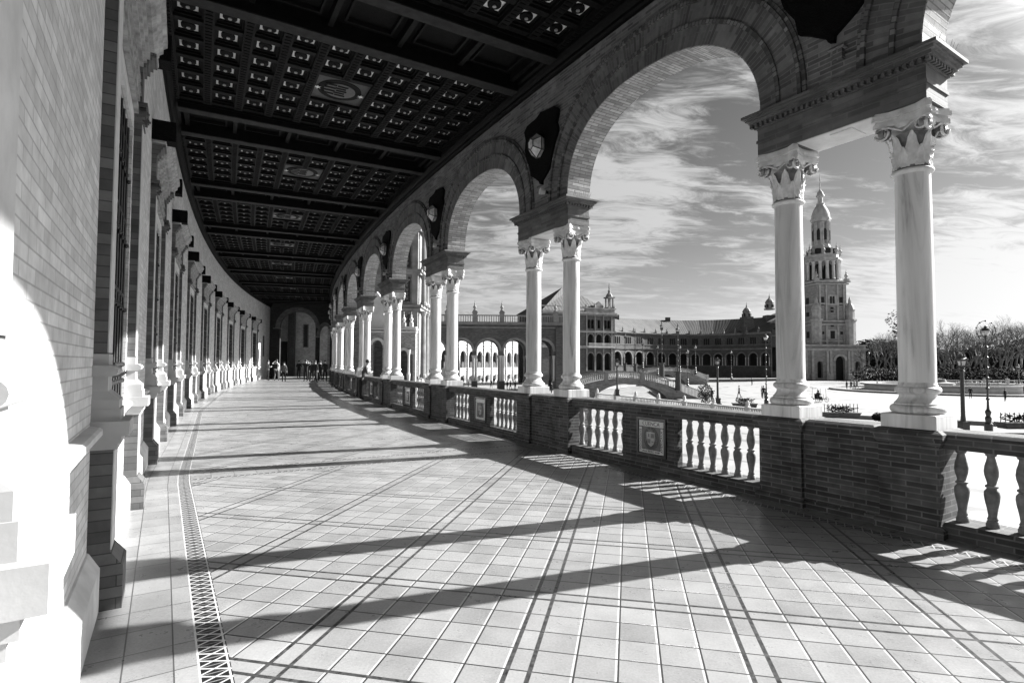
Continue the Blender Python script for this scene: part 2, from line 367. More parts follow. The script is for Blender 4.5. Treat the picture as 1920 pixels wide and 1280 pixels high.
# grid frame of the diagonal tiling (u across the long seams, v along them)
M['floor'] = floor_mat('gallery_floor_tile', 1.285, 1.25, .2295, .224, .662, -3.846+1.25*10)
M['floor_edge'] = floor_mat('edge_strip_tile', 1, 1, .30, .235, 0, -6.53+.235*40, bands=False, bt=.225)
for k in ('wood', 'wood_rib', 'wood_light', 'slate'): M[k].node_tree.nodes['Principled BSDF'].inputs['Specular IOR Level'].default_value = .12
# ------------------------------------------------------------------ the setting: gallery floor
S0, S1 = -9.0, 56.8
SE = 56.5
def build_floor():
    mb = MB()
    def chord(p):
        d = (p[0]+BAY) % (2*BAY) - BAY; k = max(0, min(1, (p[1]-2)/4)); return (p[0], p[1]-k*.105*(1-(d/BAY)**2), p[2])
    def strip(sa, sb, wa, wb, mat, uvf, step=.72, wn=1):
        n = max(1, int(math.ceil((sb-sa)/step))); mb.cm = mat
        for i in range(n):
            for j in range(wn):
                a, b2 = lerp(sa, sb, i/n), lerp(sa, sb, (i+1)/n); c, d = lerp(wa, wb, j/wn), lerp(wa, wb, (j+1)/wn)
                ps = [(a, c, 0), (b2, c, 0), (b2, d, 0), (a, d, 0)]
                mb.add(ps, [(0, 1, 2, 3)], [[uvf(p) for p in ps]])
    A12 = radians(-12); G0 = G((0, 0, 0))
    def panel_uv(sc):
        if abs(sc) < .1: a = 0; Pc = Vector((0, 0)); Po = Vector((0, 0))
        else: a = GA(sc)-GA(0); Pc = Vector(G((sc, 0, 0))[:2]); Po = Vector(G0[:2])
        def f(p):
            q = Vector(G(chord(p))[:2])-Pc; q = Vector((q.x*cos(-a)-q.y*sin(-a), q.x*sin(-a)+q.y*cos(-a)))+Po
            return (q.x*cos(A12)+q.y*sin(A12), -q.x*sin(A12)+q.y*cos(A12))
        return f
    sw = lambda p: (p[0], p[1])
    cuts = []; P = 2*BAY
    for k in range(-2, 6):
        c0 = P*k; a, b2 = max(c0-P/2+.40, S0), min(c0+P/2-.29, S1)
        if b2 > a: strip(a, b2, .62, 6.265, 0, panel_uv(c0), wn=2)
        m = c0+P/2+.055
        if m-.35 < S1 and m > S0:
            strip(m-.345, m-.245, .62, 6.265, 1, lambda p: (p[1], p[0]-m+.345)); strip(m-.245, m+.245, .62, 6.265, 2, lambda p: (p[1]*1.0, p[0]-m+6.53+.245-.47)); strip(m+.245, m+.345, .62, 6.265, 1, lambda p: (p[1], p[0]-m-.245))
    strip(S0, S1, 6.265, 6.42, 1, lambda p: (p[0], (p[1]-6.265)*.15/.155)); strip(S0, S1, .49, .62, 1, lambda p: (p[0], p[1]-.49))
    strip(S0, S1, 6.42, 7.3, 2, sw); strip(S0, S1, -.34, .49, 2, sw)
    o = mb.build('floor', [M['floor'], M['mosaic'], M['floor_edge']], fn=lambda p: G(chord(p))); tag(o, kind='structure')
    # body under the gallery down to the plaza, the lit brick plinth of the building
    mb = MB(); n = 60
    mb.sweep([(-.36, -3.2), (-.36, -.012), (10.0, -.012), (10.0, -3.2)], [lerp(S0, S1+16, i/n) for i in range(n+1)])
    o = mb.build('gallery_base', M['brick_far'], fn=G); tag(o, kind='structure')
build_floor()
# ------------------------------------------------------------------ marble columns
def spiral(mb, c, ax, ay, r, thick, n=26, turns=2.1, sgn=1):
    # a raised coil lying in the plane spanned by ax, ay
    nrm = ax.cross(ay).normalized(); pts = []
    for i in range(n):
        t = i/(n-1); a = sgn*t*turns*2*pi; rr = r*(1-t*.86)
        pts.append(Vector(c)+ax*cos(a)*rr+ay*sin(a)*rr+nrm*.004*t)
    mb.tube(pts, [thick*(1-.45*i/(n-1)) for i in range(n)], 5)
def leaf(mb, ang, r0, z0, z1, w, flare, curl=.05, n=7):
    vs = []; fs = []
    ca, sa = cos(ang), sin(ang)
    for i in range(n+1):
        t = i/n; z = lerp(z0, z1, min(1, t*1.12)) - (max(0, t-.86)*curl*2.5); rr = r0+flare*t**2.2+(.012*max(0, t-.8)*5)
        ww = w*(sin(pi*min(1, t*.92+.2))**.7)*(1+.18*(i % 2))
        for k in (-1, -.5, 0, .5, 1):
            dr = .020*(1-abs(k))**.7 - .014*(k == 0) + .006*math.cos(i*3.1)*(abs(k) == .5)+.004
            x = (rr+dr)*ca-k*ww*sa; y = (rr+dr)*sa+k*ww*ca; vs.append((x, y, z))
    for i in range(n):
        for k in range(4): o = i*5+k; fs.append((o, o+1, o+6, o+5))
    mb.add(vs, fs)
Z_PL0, Z_PL1, Z_SB, Z_NK, Z_CP = 1.016, 1.155, 1.459, 3.605, 4.27
def make_column(dark_rosette=False):
    root = thing('marble_column', '', 'column')
    mb = MB(); h = .2425
    mb.frus(0, 0, Z_PL0, Z_PL1-.006, h, h, h, h); mb.frus(0, 0, Z_PL1-.006, Z_PL1, h, h, h-.006, h-.006)
    mb.build('plinth', M['marble'], root)
    prof = [(.205, 1.155)]
    for i in range(9): a = -pi/2+pi*i/8; prof.append((.203+.039*cos(a), 1.200+.043*sin(a)))
    prof += [(.205, 1.247), (.205, 1.258), (.196, 1.266)]
    for i in range(9): t = i/8; prof.append((.196-.036*sin(t*pi*.62)+.0*t, 1.266+.084*t))
    prof += [(.178, 1.356), (.178, 1.362)]
    for i in range(9): a = -pi/2+pi*i/8; prof.append((.174+.025*cos(a), 1.393+.031*sin(a)))
    prof += [(.170, 1.428), (.170, 1.441), (.163, 1.452), (.160, 1.47)]
    mb = MB(); mb.lathe(prof, 40); mb.build('base', M['marble'], root, smooth=40)
    mb = MB(); mb.lathe([(.160, 1.47), (.1605, 2.1), (.1595, 2.7), (.157, 3.3), (.155, 3.60)], 40); mb.build('shaft', M['marble'], root, smooth=40)
    # capital
    mb = MB(); prof = [(.155, 3.60), (.160, 3.608)]
    for i in range(9): a = -pi/2+pi*i/8; prof.append((.166+.021*cos(a), 3.632+.021*sin(a)))
    prof += [(.160, 3.655), (.152, 3.665), (.150, 3.75), (.152, 3.85), (.158, 3.94), (.172, 4.02), (.196, 4.075), (.205, 4.10), (.205, 4.13), (.15, 4.14)]
    mb.lathe(prof[:12], 40); mb.cm = 1; mb.lathe(prof[11:-4], 40); mb.cm = 0; mb.lathe(prof[-4:], 40)  # bell coloured dark as the shade between the leaves
    for k in range(8):
        leaf(mb, k*pi/4, .150, 3.665, 3.875, .052, .045)
        leaf(mb, k*pi/4+pi/8, .152, 3.68, 4.03, .055, .075)
    # abacus with hollow sides, in two steps
    for (z0, z1, e, cc) in ((4.115, 4.165, .262, .205), (4.165, 4.195, .248, .195), (4.195, 4.245, .272, .215), (4.245, 4.27, .258, .205)):
        pts = []
        for q in range(4):
            a = q*pi/2
            loc = [(e, -e*.86), (cc, -.12), (cc-.012, 0), (cc, .12), (e, e*.86)]
            for x, y in loc: pts.append((x*cos(a)-y*sin(a), x*sin(a)+y*cos(a)))
        n = len(pts); vs = [(x, y, z0) for x, y in pts]+[(x*1.0, y*1.0, z1) for x, y in pts]
        mb.add(vs, [tuple(range(n-1, -1, -1)), tuple(range(n, 2*n))]+[(i, (i+1) % n, n+(i+1) % n, n+i) for i in range(n)])
    cap = mb.build('capital', [M['marble_cap'], M['marble_cap2']], root, smooth=35)
    vb = MB(); Zv = 4.055
    for q in range(4):
        a = q*pi/2+pi/4; d = Vector((cos(a), sin(a), 0)); pq = Vector((-sin(a), cos(a), 0))
        # the corner volute: one coil on each of the two faces
        for sg in (-1, 1):
            nf = Vector((cos(a+sg*pi/4), sin(a+sg*pi/4), 0)); tf = Vector((cos(a-sg*pi/4), sin(a-sg*pi/4), 0))
            c = nf*.218+tf*.178+Vector((0, 0, Zv))
            spiral(vb, c, tf, Vector((0, 0, 1)), .072, .0155, sgn=-1 if sg > 0 else 1)
            # solid drum behind the coil
            ring = [c-nf*.012+tf*cos(t)*.064+Vector((0, 0, sin(t)*.064)) for t in [2*pi*i/14 for i in range(14)]]
            back = [p-nf*.045 for p in ring]
            vb.cm = 1; vb.add(ring+back, [tuple(range(14)), tuple(range(27, 13, -1))]+[(i, 14+i, 14+(i+1) % 14, (i+1) % 14) for i in range(14)]); vb.cm = 0  # drum coloured dark as the shaded recess behind the coil
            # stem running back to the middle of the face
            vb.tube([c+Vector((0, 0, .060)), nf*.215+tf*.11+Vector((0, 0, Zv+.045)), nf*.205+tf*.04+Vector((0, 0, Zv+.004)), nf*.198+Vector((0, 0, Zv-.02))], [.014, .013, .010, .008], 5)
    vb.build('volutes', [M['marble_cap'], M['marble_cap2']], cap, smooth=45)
    rb = MB()
    for q in range(4):
        a = q*pi/2; nf = Vector((cos(a), sin(a), 0)); tf = Vector((-sin(a), cos(a), 0)); c = nf*.215+Vector((0, 0, 4.21))
        for k in range(8):
            t = 2*pi*k/8; e = c+tf*cos(t)*.040+Vector((0, 0, sin(t)*.040)); m1 = c+tf*cos(t+.3)*.022+Vector((0, 0, sin(t+.3)*.022)); m2 = c+tf*cos(t-.3)*.022+Vector((0, 0, sin(t-.3)*.022))
            rb.add([c+nf*.016, m1+nf*.012, e+nf*.004, m2+nf*.012], [(0, 1, 2, 3)])
    rb.build('rosette', M['marble_cap2' if dark_rosette else 'marble_cap'], cap)
    return root
ORD = ['nearest', 'second', 'third', 'fourth', 'fifth', 'sixth', 'seventh', 'eighth', 'ninth', 'farthest']
colA = make_column()
first = True
PAIRS = list(range(-1, 10))
for i in PAIRS:
    for m in (-1, 1):
        o = colA if first else copy_tree(colA); first = False
        s = i*BAY+m*HP; o.location = G((s, 0, 0)); o.rotation_euler = (0, 0, GA(i*BAY))
        if i < 0: lab = 'white marble column outside the frame beside the viewer, %s of its pair' % ('rear one' if m < 0 else 'front one')
        else: lab = 'veined white marble column, %s of the %s pair along the gallery' % ('nearer one' if m < 0 else 'farther one', ORD[i])
        tag(o, lab, 'column', 'paired marble columns of the arcade')
# ------------------------------------------------------------------ brick parapet: pedestals and balustrades
def make_pedestal_mb():
    mb = MB()
    # recessed wall between the two piers, then the piers
    mb.box(-HP+.26, HP-.26, -.20, .215, 0, .995)
    for c in (-HP, HP):
        mb.box(c-.262, c+.262, -.25, .262, .12, .86)
        mb.frus(c, .006, 0, .085, .30, .30, .30, .30); mb.frus(c, .006, .085, .12, .30, .30, .262, .258)
        mb.frus(c, .006, .86, .885, .262, .258, .29, .286); mb.frus(c, .006, .885, .925, .29, .286, .30, .296); mb.frus(c, .006, .925, .985, .315, .31, .315, .31); mb.frus(c, .006, .985, 1.0155, .315, .31, .255, .25)
    return mb
ped0 = None
for i in PAIRS:
    if ped0 is None:
        ped0 = thing('brick_pedestal', '', 'pedestal')
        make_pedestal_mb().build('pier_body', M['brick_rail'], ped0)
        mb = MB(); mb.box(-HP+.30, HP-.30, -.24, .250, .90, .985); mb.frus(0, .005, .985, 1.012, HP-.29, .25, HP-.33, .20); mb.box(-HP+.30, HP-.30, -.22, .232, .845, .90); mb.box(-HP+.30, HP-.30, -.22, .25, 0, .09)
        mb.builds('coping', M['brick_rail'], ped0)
        o = ped0
    else: o = copy_tree(ped0)
    o.location = G((i*BAY, 0, 0)); o.rotation_euler = (0, 0, GA(i*BAY))
    tag(o, 'dark brick pedestal wall under the pair of marble columns outside the frame' if i < 0 else 'dark brick pedestal wall carrying the %s pair of marble columns' % ORD[i], 'pedestal', 'brick pedestals under the column pairs')
def baluster_mb():
    mb = MB(); z0, z1 = .15, .845
    P = [(.052, 0), (.052, .035), (.046, .04), (.046, .055), (.038, .062), (.043, .075), (.036, .088), (.033, .105), (.040, .16), (.055, .24), (.061, .29), (.058, .325), (.040, .352),
         (.036, .358), (.050, .366), (.050, .382), (.036, .39), (.034, .40), (.040, .425), (.052, .47), (.056, .51), (.050, .56), (.036, .61), (.030, .64), (.031, .65), (.042, .656), (.042, .668), (.048, .672), (.048, .695)]
    mb.lathe([(r, z0+z) for r, z in P], 16); return mb
bal_me = None
def arr(a, b, n): return [lerp(a, b, i/(n-1)) for i in range(n)]
def text_mesh(txt, size, mat, parent, loc, rot=(pi/2, 0, 0), name='lettering', sx=1.0, org=None):
    cu = bpy.data.curves.new(name, 'FONT'); cu.body = txt; cu.size = size; cu.align_x = 'CENTER'; cu.align_y = 'CENTER'; cu.extrude = .002
    t = bpy.data.objects.new('tmp', cu); COL.objects.link(t); bpy.context.view_layer.update()
    me = bpy.data.meshes.new_from_object(t.evaluated_get(bpy.context.evaluated_depsgraph_get())); bpy.data.objects.remove(t)
    me.name = name; me.materials.clear(); me.materials.append(mat)
    o = bpy.data.objects.new(name, me); COL.objects.link(o); o.parent = parent; o.location = loc; o.rotation_euler = rot; o.scale = (sx, 1, 1)
    return o
def plaque(parent, x, y, z0, z1, w, letters):
    # ceramic plaque facing +y ; in this frame the reader looks towards -y so +x runs to the reader's left
    zc = (z0+z1)/2
    mb = MB(); hw = w/2; mb.box(x-hw, x+hw, y, y+.022, z0, z1); mb.box(x-hw, x+hw, y+.022, y+.034, z0, z0+.035); mb.box(x-hw, x+hw, y+.022, y+.034, z1-.035, z1); mb.box(x-hw, x-hw+.035, y+.022, y+.034, z0+.035, z1-.035); mb.box(x+hw-.035, x+hw, y+.022, y+.034, z0+.035, z1-.035)
    pl = mb.build('tile_plaque', M['tile_dark'], parent)
    Y = y+.024; hw2 = hw-.05; top = z1-.05
    mb = MB(); mb.box(x-hw2, x+hw2, Y-.004, Y+.002, top-.085, top)
    mb.box(x-hw2, x-hw2+.055, Y-.004, Y+.002, z0+.05, top-.10); mb.box(x+hw2-.055, x+hw2, Y-.004, Y+.002, z0+.05, top-.10); mb.box(x-hw2+.057, x+hw2-.057, Y-.004, Y+.002, z0+.05, z0+.10)
    mb.builds('name_band', M['tile_name'], pl)
    mb = MB(); mb.box(x-hw2+.065, x+hw2-.065, Y-.004, Y+.001, z0+.11, top-.095); mb.build('field', M['tile_grey'], pl)
    zc = (z0+.11+top-.095)/2; rx, rz = .155, .175
    def ell(a, b, yy, n=28): 
        mb = MB(); mb.prism([(x+a*cos(2*pi*i/n), zc+b*sin(2*pi*i/n)) for i in range(n)], yy, yy+.004); return mb
    ell(rx, rz, Y+.001).build('wreath', M['tile_dark'], pl)
    sh = MB(); S = [(-.085, .09), (0, .10), (.085, .09), (.085, -.02), (.06, -.085), (0, -.125), (-.06, -.085), (-.085, -.02)]
    sh.prism([(x+a, zc+b) for a, b in S], Y+.005, Y+.010); sh.build('shield', M['tile_mid'], pl)
    ch = MB(); ch.box(x-.07, x-.005, Y+.009, Y+.013, zc+.01, zc+.075); ch.box(x+.005, x+.07, Y+.009, Y+.013, zc-.075, zc-.01); ch.box(x+.025, x+.05, Y+.009, Y+.013, zc+.02, zc+.07); ch.box(x-.06, x-.02, Y+.009, Y+.013, zc-.055, zc-.04)
    cr = [(-.05, .105), (.05, .105), (.062, .15), (.03, .128), (0, .158), (-.03, .128), (-.062, .15)]
    ch.prism([(x+a, zc+b) for a, b in cr], Y+.005, Y+.011)
    for k in range(6): ch.box(x-.13+.006*k, x-.115+.006*k, Y+.005, Y+.009, zc-.10+.03*k, zc-.085+.03*k); ch.box(x+.115-.006*k, x+.13-.006*k, Y+.005, Y+.009, zc-.10+.03*k, zc-.085+.03*k)
    ch.build('charges', M['tile_grey'], pl)
    if letters:
        yy = Y+.003; R180 = (pi/2, 0, pi)
        text_mesh('CUENCA', .088, M['tile_dark'], pl, (x, yy, top-.044), R180)
        text_mesh('EXPOSICION', .056, M['tile_dark'], pl, (x+hw2-.028, yy, (z0+.05+top-.10)/2), (pi/2, pi/2, pi))
        text_mesh('AMERICANA', .058, M['tile_dark'], pl, (x-hw2+.028, yy, (z0+.05+top-.10)/2), (pi/2, -pi/2, pi))
        text_mesh('IBERO', .05, M['tile_dark'], pl, (x, yy, z0+.075), R180)
        mb = MB()
        for sg in (-1, 1):
            for k in range(4): mb.box(x+sg*(.10+.024*k)-.009, x+sg*(.10+.024*k)+.009, yy-.001, yy+.002, z0+.062+.006*(k % 2), z0+.085-.005*(k % 2))
        mb.build('scroll', M['tile_dark'], pl)
    return pl
for i in PAIRS+[-2]:
    if i in (-2, 9): continue
    nxt = i+1
    s0 = i*BAY; sc = s0+BAY/2; last = (i == 9)
    name = 'balustrade beside the viewer between the pairs outside and inside the frame' if i < 0 else ('short brick balustrade closing the far end of the arcade' if last else 'brick balustrade with stone balusters between the %s and %s column pairs' % (ORD[i], ORD[i+1]))
    t = thing('brick_balustrade', name, 'balustrade', G((sc, 0, 0)), GA(sc), 'brick balustrades between the column pairs')
    L_ = BAY/2-HP-.262
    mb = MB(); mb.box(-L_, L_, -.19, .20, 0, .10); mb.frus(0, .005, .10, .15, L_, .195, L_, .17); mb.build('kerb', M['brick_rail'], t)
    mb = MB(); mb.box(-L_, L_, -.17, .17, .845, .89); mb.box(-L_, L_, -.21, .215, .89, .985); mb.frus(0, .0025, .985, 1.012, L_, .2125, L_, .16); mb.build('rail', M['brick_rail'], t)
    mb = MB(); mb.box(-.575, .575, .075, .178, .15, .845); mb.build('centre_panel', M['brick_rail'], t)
    xs = [(-BAY/2+1.02+.226*k) for k in range(6)]; xs = [-BAY/2+1.02+.2*k for k in range(7)]+[-x for x in xs]
    for x in xs:
        if bal_me is None: b0 = baluster_mb().build('baluster', M['stone_bal'] if 'stone_bal' in M else M['marble_cap2'], t, smooth=50); bal_me = b0.data; o = b0
        else: o = bpy.data.objects.new('baluster', bal_me); COL.objects.link(o); o.parent = t
        o.location = (x, 0, 0); o.rotation_euler = (0, 0, random.uniform(0, 6))
    if i < 6: plaque(t, -.07, .173, .225, .815, .60, i == 0)
# ------------------------------------------------------------------ arches
def arch_pt(a, b, th, n=2.3):
    c, s = cos(th), sin(th)
    return (a*math.copysign(abs(c)**(2/n), c), b*abs(s)**(2/n))
ZS, ZT = 4.77, 7.42
W_IN, W_OUT = .235, -.285
def build_arch(i):
    s0 = i*BAY; sc = s0+BAY/2
    lab = 'brick arch above the viewer springing from the nearest pair back out of frame' if i == -1 else ('x' if i == 99 else 'round brick arch spanning from the %s to the %s column pair' % (ORD[i], ORD[min(9, i+1)]))
    base = G((sc, 0, ZS)); t = thing('brick_arch', lab, 'arch', base, 0, 'brick arches of the arcade')
    N = 40; A, B = 2.0, 1.53
    th = [pi*k/N for k in range(N+1)]
    def ring(d, dz=None): dz = d*1.18 if dz is None else dz; return [(sc+x, ZS+z) for x, z in (arch_pt(A+d, B+dz, q) for q in th)]
    inner = ring(0); hb = BAY/2
    bd = []
    corner = atan2(ZT-ZS, hb)
    for q in th:
        c, s = cos(q), sin(q)
        if abs(c) < 1e-9: bd.append((sc, ZT)); continue
        k = min(hb/abs(c), (ZT-ZS)/max(1e-9, s)); bd.append((sc+c*k, ZS+s*k))
    # snap two samples to the corners
    for sg in (1, -1):
        j = min(range(N+1), key=lambda j: abs(th[j]-(corner if sg > 0 else pi-corner))); bd[j] = (sc+sg*hb, ZT)
    mb = MB(); mb.cm = 0
    for j in range(N):
        for w, m in ((W_IN, 0), (W_OUT, 1)):
            mb.cm = m; ps = [(inner[j][0], w, inner[j][1]), (inner[j+1][0], w, inner[j+1][1]), (bd[j+1][0], w, bd[j+1][1]), (bd[j][0], w, bd[j][1])]
            mb.add(ps, [(0, 1, 2, 3)])
    mb.cm = 0; mb.box(sc-hb, sc+hb, W_OUT+.002, W_IN-.002, ZT-.05, ZT)
    mb.build('spandrel_wall', [M['brick_dark'], M['brick_far']], t, fn=G, org=base)
    mb = MB(); acc = 0
    for j in range(N):
        d = hypot(inner[j+1][0]-inner[j][0], inner[j+1][1]-inner[j][1])
        ps = [(inner[j][0], W_OUT-.004, inner[j][1]), (inner[j+1][0], W_OUT-.004, inner[j+1][1]), (inner[j+1][0], W_IN+.004, inner[j+1][1]), (inner[j][0], W_IN+.004, inner[j][1])]
        mb.add(ps, [(0, 1, 2, 3)], [[(W_OUT, acc), (W_OUT, acc+d), (W_IN, acc+d), (W_IN, acc)]]); acc += d
    # thickness of the voussoir shell so the soffit is a solid band
    for w in (W_OUT-.004, W_IN+.004):
        o2 = ring(.012)
        for j in range(N):
            mb.add([(inner[j][0], w, inner[j][1]), (inner[j+1][0], w, inner[j+1][1]), (o2[j+1][0], w, o2[j+1][1]), (o2[j][0], w, o2[j][1])], [(0, 1, 2, 3)])
    mb.build('soffit', M['brick_arch'], t, fn=G, org=base, smooth=30)
    # archivolt: flat voussoir bands and rolls
    def band(name, d0, d1, w0, w1, mat):
        m2 = MB(); r0, r1 = ring(d0), ring(d1); acc = 0
        for j in range(N):
            L_ = hypot(r1[j+1][0]-r1[j][0], r1[j+1][1]-r1[j][1])
            a, b2 = (r0[j], r0[j+1]), (r1[j], r1[j+1])
            m2.add([(a[0][0], w1, a[0][1]), (a[1][0], w1, a[1][1]), (b2[1][0], w1, b2[1][1]), (b2[0][0], w1, b2[0][1])], [(0, 1, 2, 3)], [[(0, acc), (0, acc+L_), (d1-d0, acc+L_), (d1-d0, acc)]])
            m2.add([(b2[0][0], w1, b2[0][1]), (b2[1][0], w1, b2[1][1]), (b2[1][0], w0, b2[1][1]), (b2[0][0], w0, b2[0][1])], [(0, 1, 2, 3)], [[(0, acc), (0, acc+L_), (.05, acc+L_), (.05, acc)]])
            m2.add([(a[0][0], w1, a[0][1]), (a[1][0], w1, a[1][1]), (a[1][0], w0, a[1][1]), (a[0][0], w0, a[0][1])], [(0, 1, 2, 3)], [[(0, acc), (0, acc+L_), (.05, acc+L_), (.05, acc)]])
            acc += L_
        return m2.build(name, mat, t, fn=G, org=base)
    band('inner_voussoirs', .012, .235, W_IN, W_IN+.012, M['brick_vous'])
    band('middle_moulding', .235, .285, W_IN, W_IN+.045, M['brick_mould'])
    band('outer_voussoirs', .285, .51, W_IN, W_IN+.022, M['brick_vous'])
    band('outer_moulding', .51, .555, W_IN, W_IN+.060, M['brick_mould']); band('outer_fillet', .555, .60, W_IN, W_IN+.032, M['brick_mould'])
    band('outer_face_moulding', .10, .5, W_OUT, W_OUT-.04, M['brick_far'])
M['brick_vous'] = brick('voussoir_brick', .09, .22, .18, bw=.30, bh=.062, grime=.45)
M['brick_mould'] = brick('moulded_brick', .06, .26, .06, bw=.10, bh=.065, grime=.4)
for i in PAIRS[:-1]: build_arch(i)
def make_entablature():
    t = thing('brick_entablature', '', 'entablature')
    h = HP+.235
    mb = MB(); mb.box(-h, h, -.25, .25, 4.27, 4.42); mb.box(-h-.012, h+.012, -.262, .262, 4.42, 4.455); mb.box(-h, h, -.25, .25, 4.455, 4.60)
    mb.build('frieze', M['brick_ent'], t)
    mb = MB()
    for z0, z1, e in ((4.60, 4.618, .02), (4.618, 4.665, .012), (4.665, 4.70, .075), (4.70, 4.735, .105), (4.735, 4.768, .14)): mb.box(-h-e, h+e, -.25-e, .25+e, z0, z1)
    mb.build('cornice', M['brick_ent'], t)
    mb = MB(); x = -h-.05
    while x < h+.04:
        for y in (-.285, .285): mb.box(x, x+.032, y-.024, y+.024, 4.62, 4.663)
        x += .0655
    y = -.25
    while y < .25:
        for x in (-h-.035, h+.035): mb.box(x-.024, x+.024, y, y+.032, 4.62, 4.663)
        y += .0655
    mb.build('dentils', M['brick_ent'], t)
    mb = MB(); mb.box(-HP+.26, HP-.26, -.235, .235, 4.262, 4.272)
    for a, b2 in ((-.17, .05), (-.05, .17)): mb.box(a, a+.12, -.16, .16, 4.255, 4.262)
    mb.build('soffit_panel', M['stone'], t)
    return t
ent0 = None
for i in PAIRS:
    if ent0 is None: ent0 = make_entablature(); o = ent0
    else: o = copy_tree(ent0)
    o.location = G((i*BAY, 0, 0)); o.rotation_euler = (0, 0, GA(i*BAY))
    tag(o, 'moulded brick entablature on the pair of columns outside the frame' if i < 0 else 'moulded brick entablature with dentils lying on the %s pair of columns' % ORD[i], 'entablature', 'brick entablatures above the column pairs')
# bird spikes on the outer ends of the cornices
sp0 = None
for i in range(-1, 6):
    for m in (-1, 1):
        if sp0 is None:
            sp0 = thing('bird_spikes', '', 'bird spikes'); mb = MB()
            mb.box(-.012, .012, -.20, .20, 0, .006)
            for k in range(9):
                y = -.19+.047*k; dx = random.uniform(-.05, .05); mb.tube([(0, y, .004), (dx, y+random.uniform(-.03, .03), .13)], .0016, 4)
            mb.build('spike_strip', M['iron'], sp0); o = sp0
        else: o = copy_tree(sp0)
        s = i*BAY+m*(HP+.30); o.location = G((s, 0, 4.770)); o.rotation_euler = (0, 0, GA(i*BAY))
        tag(o, 'fine bird spikes on the cornice ledge, %s end, above the %s column pair' % ('near' if m < 0 else 'far', 'unseen' if i < 0 else ORD[i]), 'bird spikes', 'bird spikes on the cornices')
# diamond shaped dark stones with lanterns
DPTS = [(-.51, 6.66), (-.64, 6.56), (-.62, 6.45), (-.57, 6.32), (-.62, 6.2), (-.61, 6.07), (-.53, 5.96), (-.42, 5.74), (-.4, 5.58), (-.29, 5.47), (-.16, 5.38), (-.07, 5.32), (-.06, 5.24), (0.0, 5.26), (0.03, 5.32), (0.23, 5.46), (0.34, 5.52), (0.38, 5.72), (0.51, 5.93), (0.57, 6.13), (0.54, 6.35), (0.6, 6.54), (0.49, 6.63), (0.13, 6.66), (-0.03, 6.73), (-0.21, 6.69)]
lan0 = dia0 = None
for i in PAIRS:
    nm = 'unseen' if i < 0 else ORD[i]
    if dia0 is None:
        dia0 = thing('dark_wall_plate', '', 'wall plate'); mb = MB(); mb.prism(DPTS, W_IN, W_IN+.06); mb.build('plate', M['slate'], dia0); o = dia0
        lan0 = thing('wall_lantern', '', 'lantern'); mb = MB()
        zc = 6.02; y0 = W_IN+.05
        # faceted ellipsoid cage: three rings of six
        def rg(rx, rz, y): return [Vector((rx*cos(a), y, zc+rz*sin(a))) for a in [2*pi*k/6+.52 for k in range(6)]]
        r0, r1, r2 = rg(.17, .22, y0), rg(.215, .26, y0+.10), rg(.10, .12, y0+.24)
        gb = MB(); gb.add(r0+r1+r2, [(k, (k+1) % 6, 6+(k+1) % 6, 6+k) for k in range(6)]+[(6+k, 6+(k+1) % 6, 12+(k+1) % 6, 12+k) for k in range(6)]+[tuple(12+k for k in range(6))])
        gl = gb.build('glass', M['lamp_glass'], lan0)
        for k in range(6):
            mb.tube([r0[k], r1[k], r2[k]], .011, 5); mb.tube([r1[k], r1[(k+1) % 6]], .011, 5); mb.tube([r2[k], r2[(k+1) % 6]], .010, 5); mb.tube([r0[k], r0[(k+1) % 6]], .02, 5)
        mb.build('iron_frame', M['iron'], lan0); o2 = lan0
    else: o = copy_tree(dia0); o2 = copy_tree(lan0)
    for q in (o, o2): q.location = G((i*BAY, 0, 0)); q.rotation_euler = (0, 0, GA(i*BAY))
    o2.location = G((i*BAY-.02, 0, 0)) if i else G((-.04, 0, .55))
    tag(o, 'rough black diamond shaped plate on the arcade wall above the %s column pair' % nm, 'wall plate', 'black plates between the arches')
    tag(o2, 'faceted glass lantern in a black frame fixed above the %s column pair' % nm, 'lantern', 'lanterns between the arches')
# small floodlight box under the nearest plate
t = thing('floodlight_box', 'small grey box and cable fixed low on the wall under the nearest black plate', 'box', G((-.1, .235, 5.03)), GA(0))
mb = MB(); mb.box(-.05, .05, 0, .07, -.02, .10); mb.build('box', M['brick_dark'], t)
mb = MB(); mb.frus(0, .05, .10, .125, .085, .07, .06, .05); mb.build('lid', M['brick_arch'], t)
mb = MB(); mb.tube([(-.05, .01, .05), (-.2, .012, .03), (-.4, .012, .06)], .008, 5); mb.build('cable', M['iron'], t)
fl0 = None
for i in range(1, 6):
    if fl0 is None:
        fl0 = thing('small_floodlight', '', 'floodlight'); mb = MB(); mb.box(-.03, .03, 0, .12, -.02, .02); mb.build('bracket', M['iron'], fl0)
        mb = MB(); mb.tube([(0, .10, 0), (.02, .20, .01)], [.05, .065], 10); mb.build('lamp_head', M['stone'], fl0); o = fl0
    else: o = copy_tree(fl0)
    o.location = G((i*BAY-.25, .235, 5.02)); o.rotation_euler = (0, 0, GA(i*BAY))
    tag(o, 'small pale floodlight low on the wall above the %s column pair' % ORD[i], 'floodlight', 'small floodlights above the cornices')
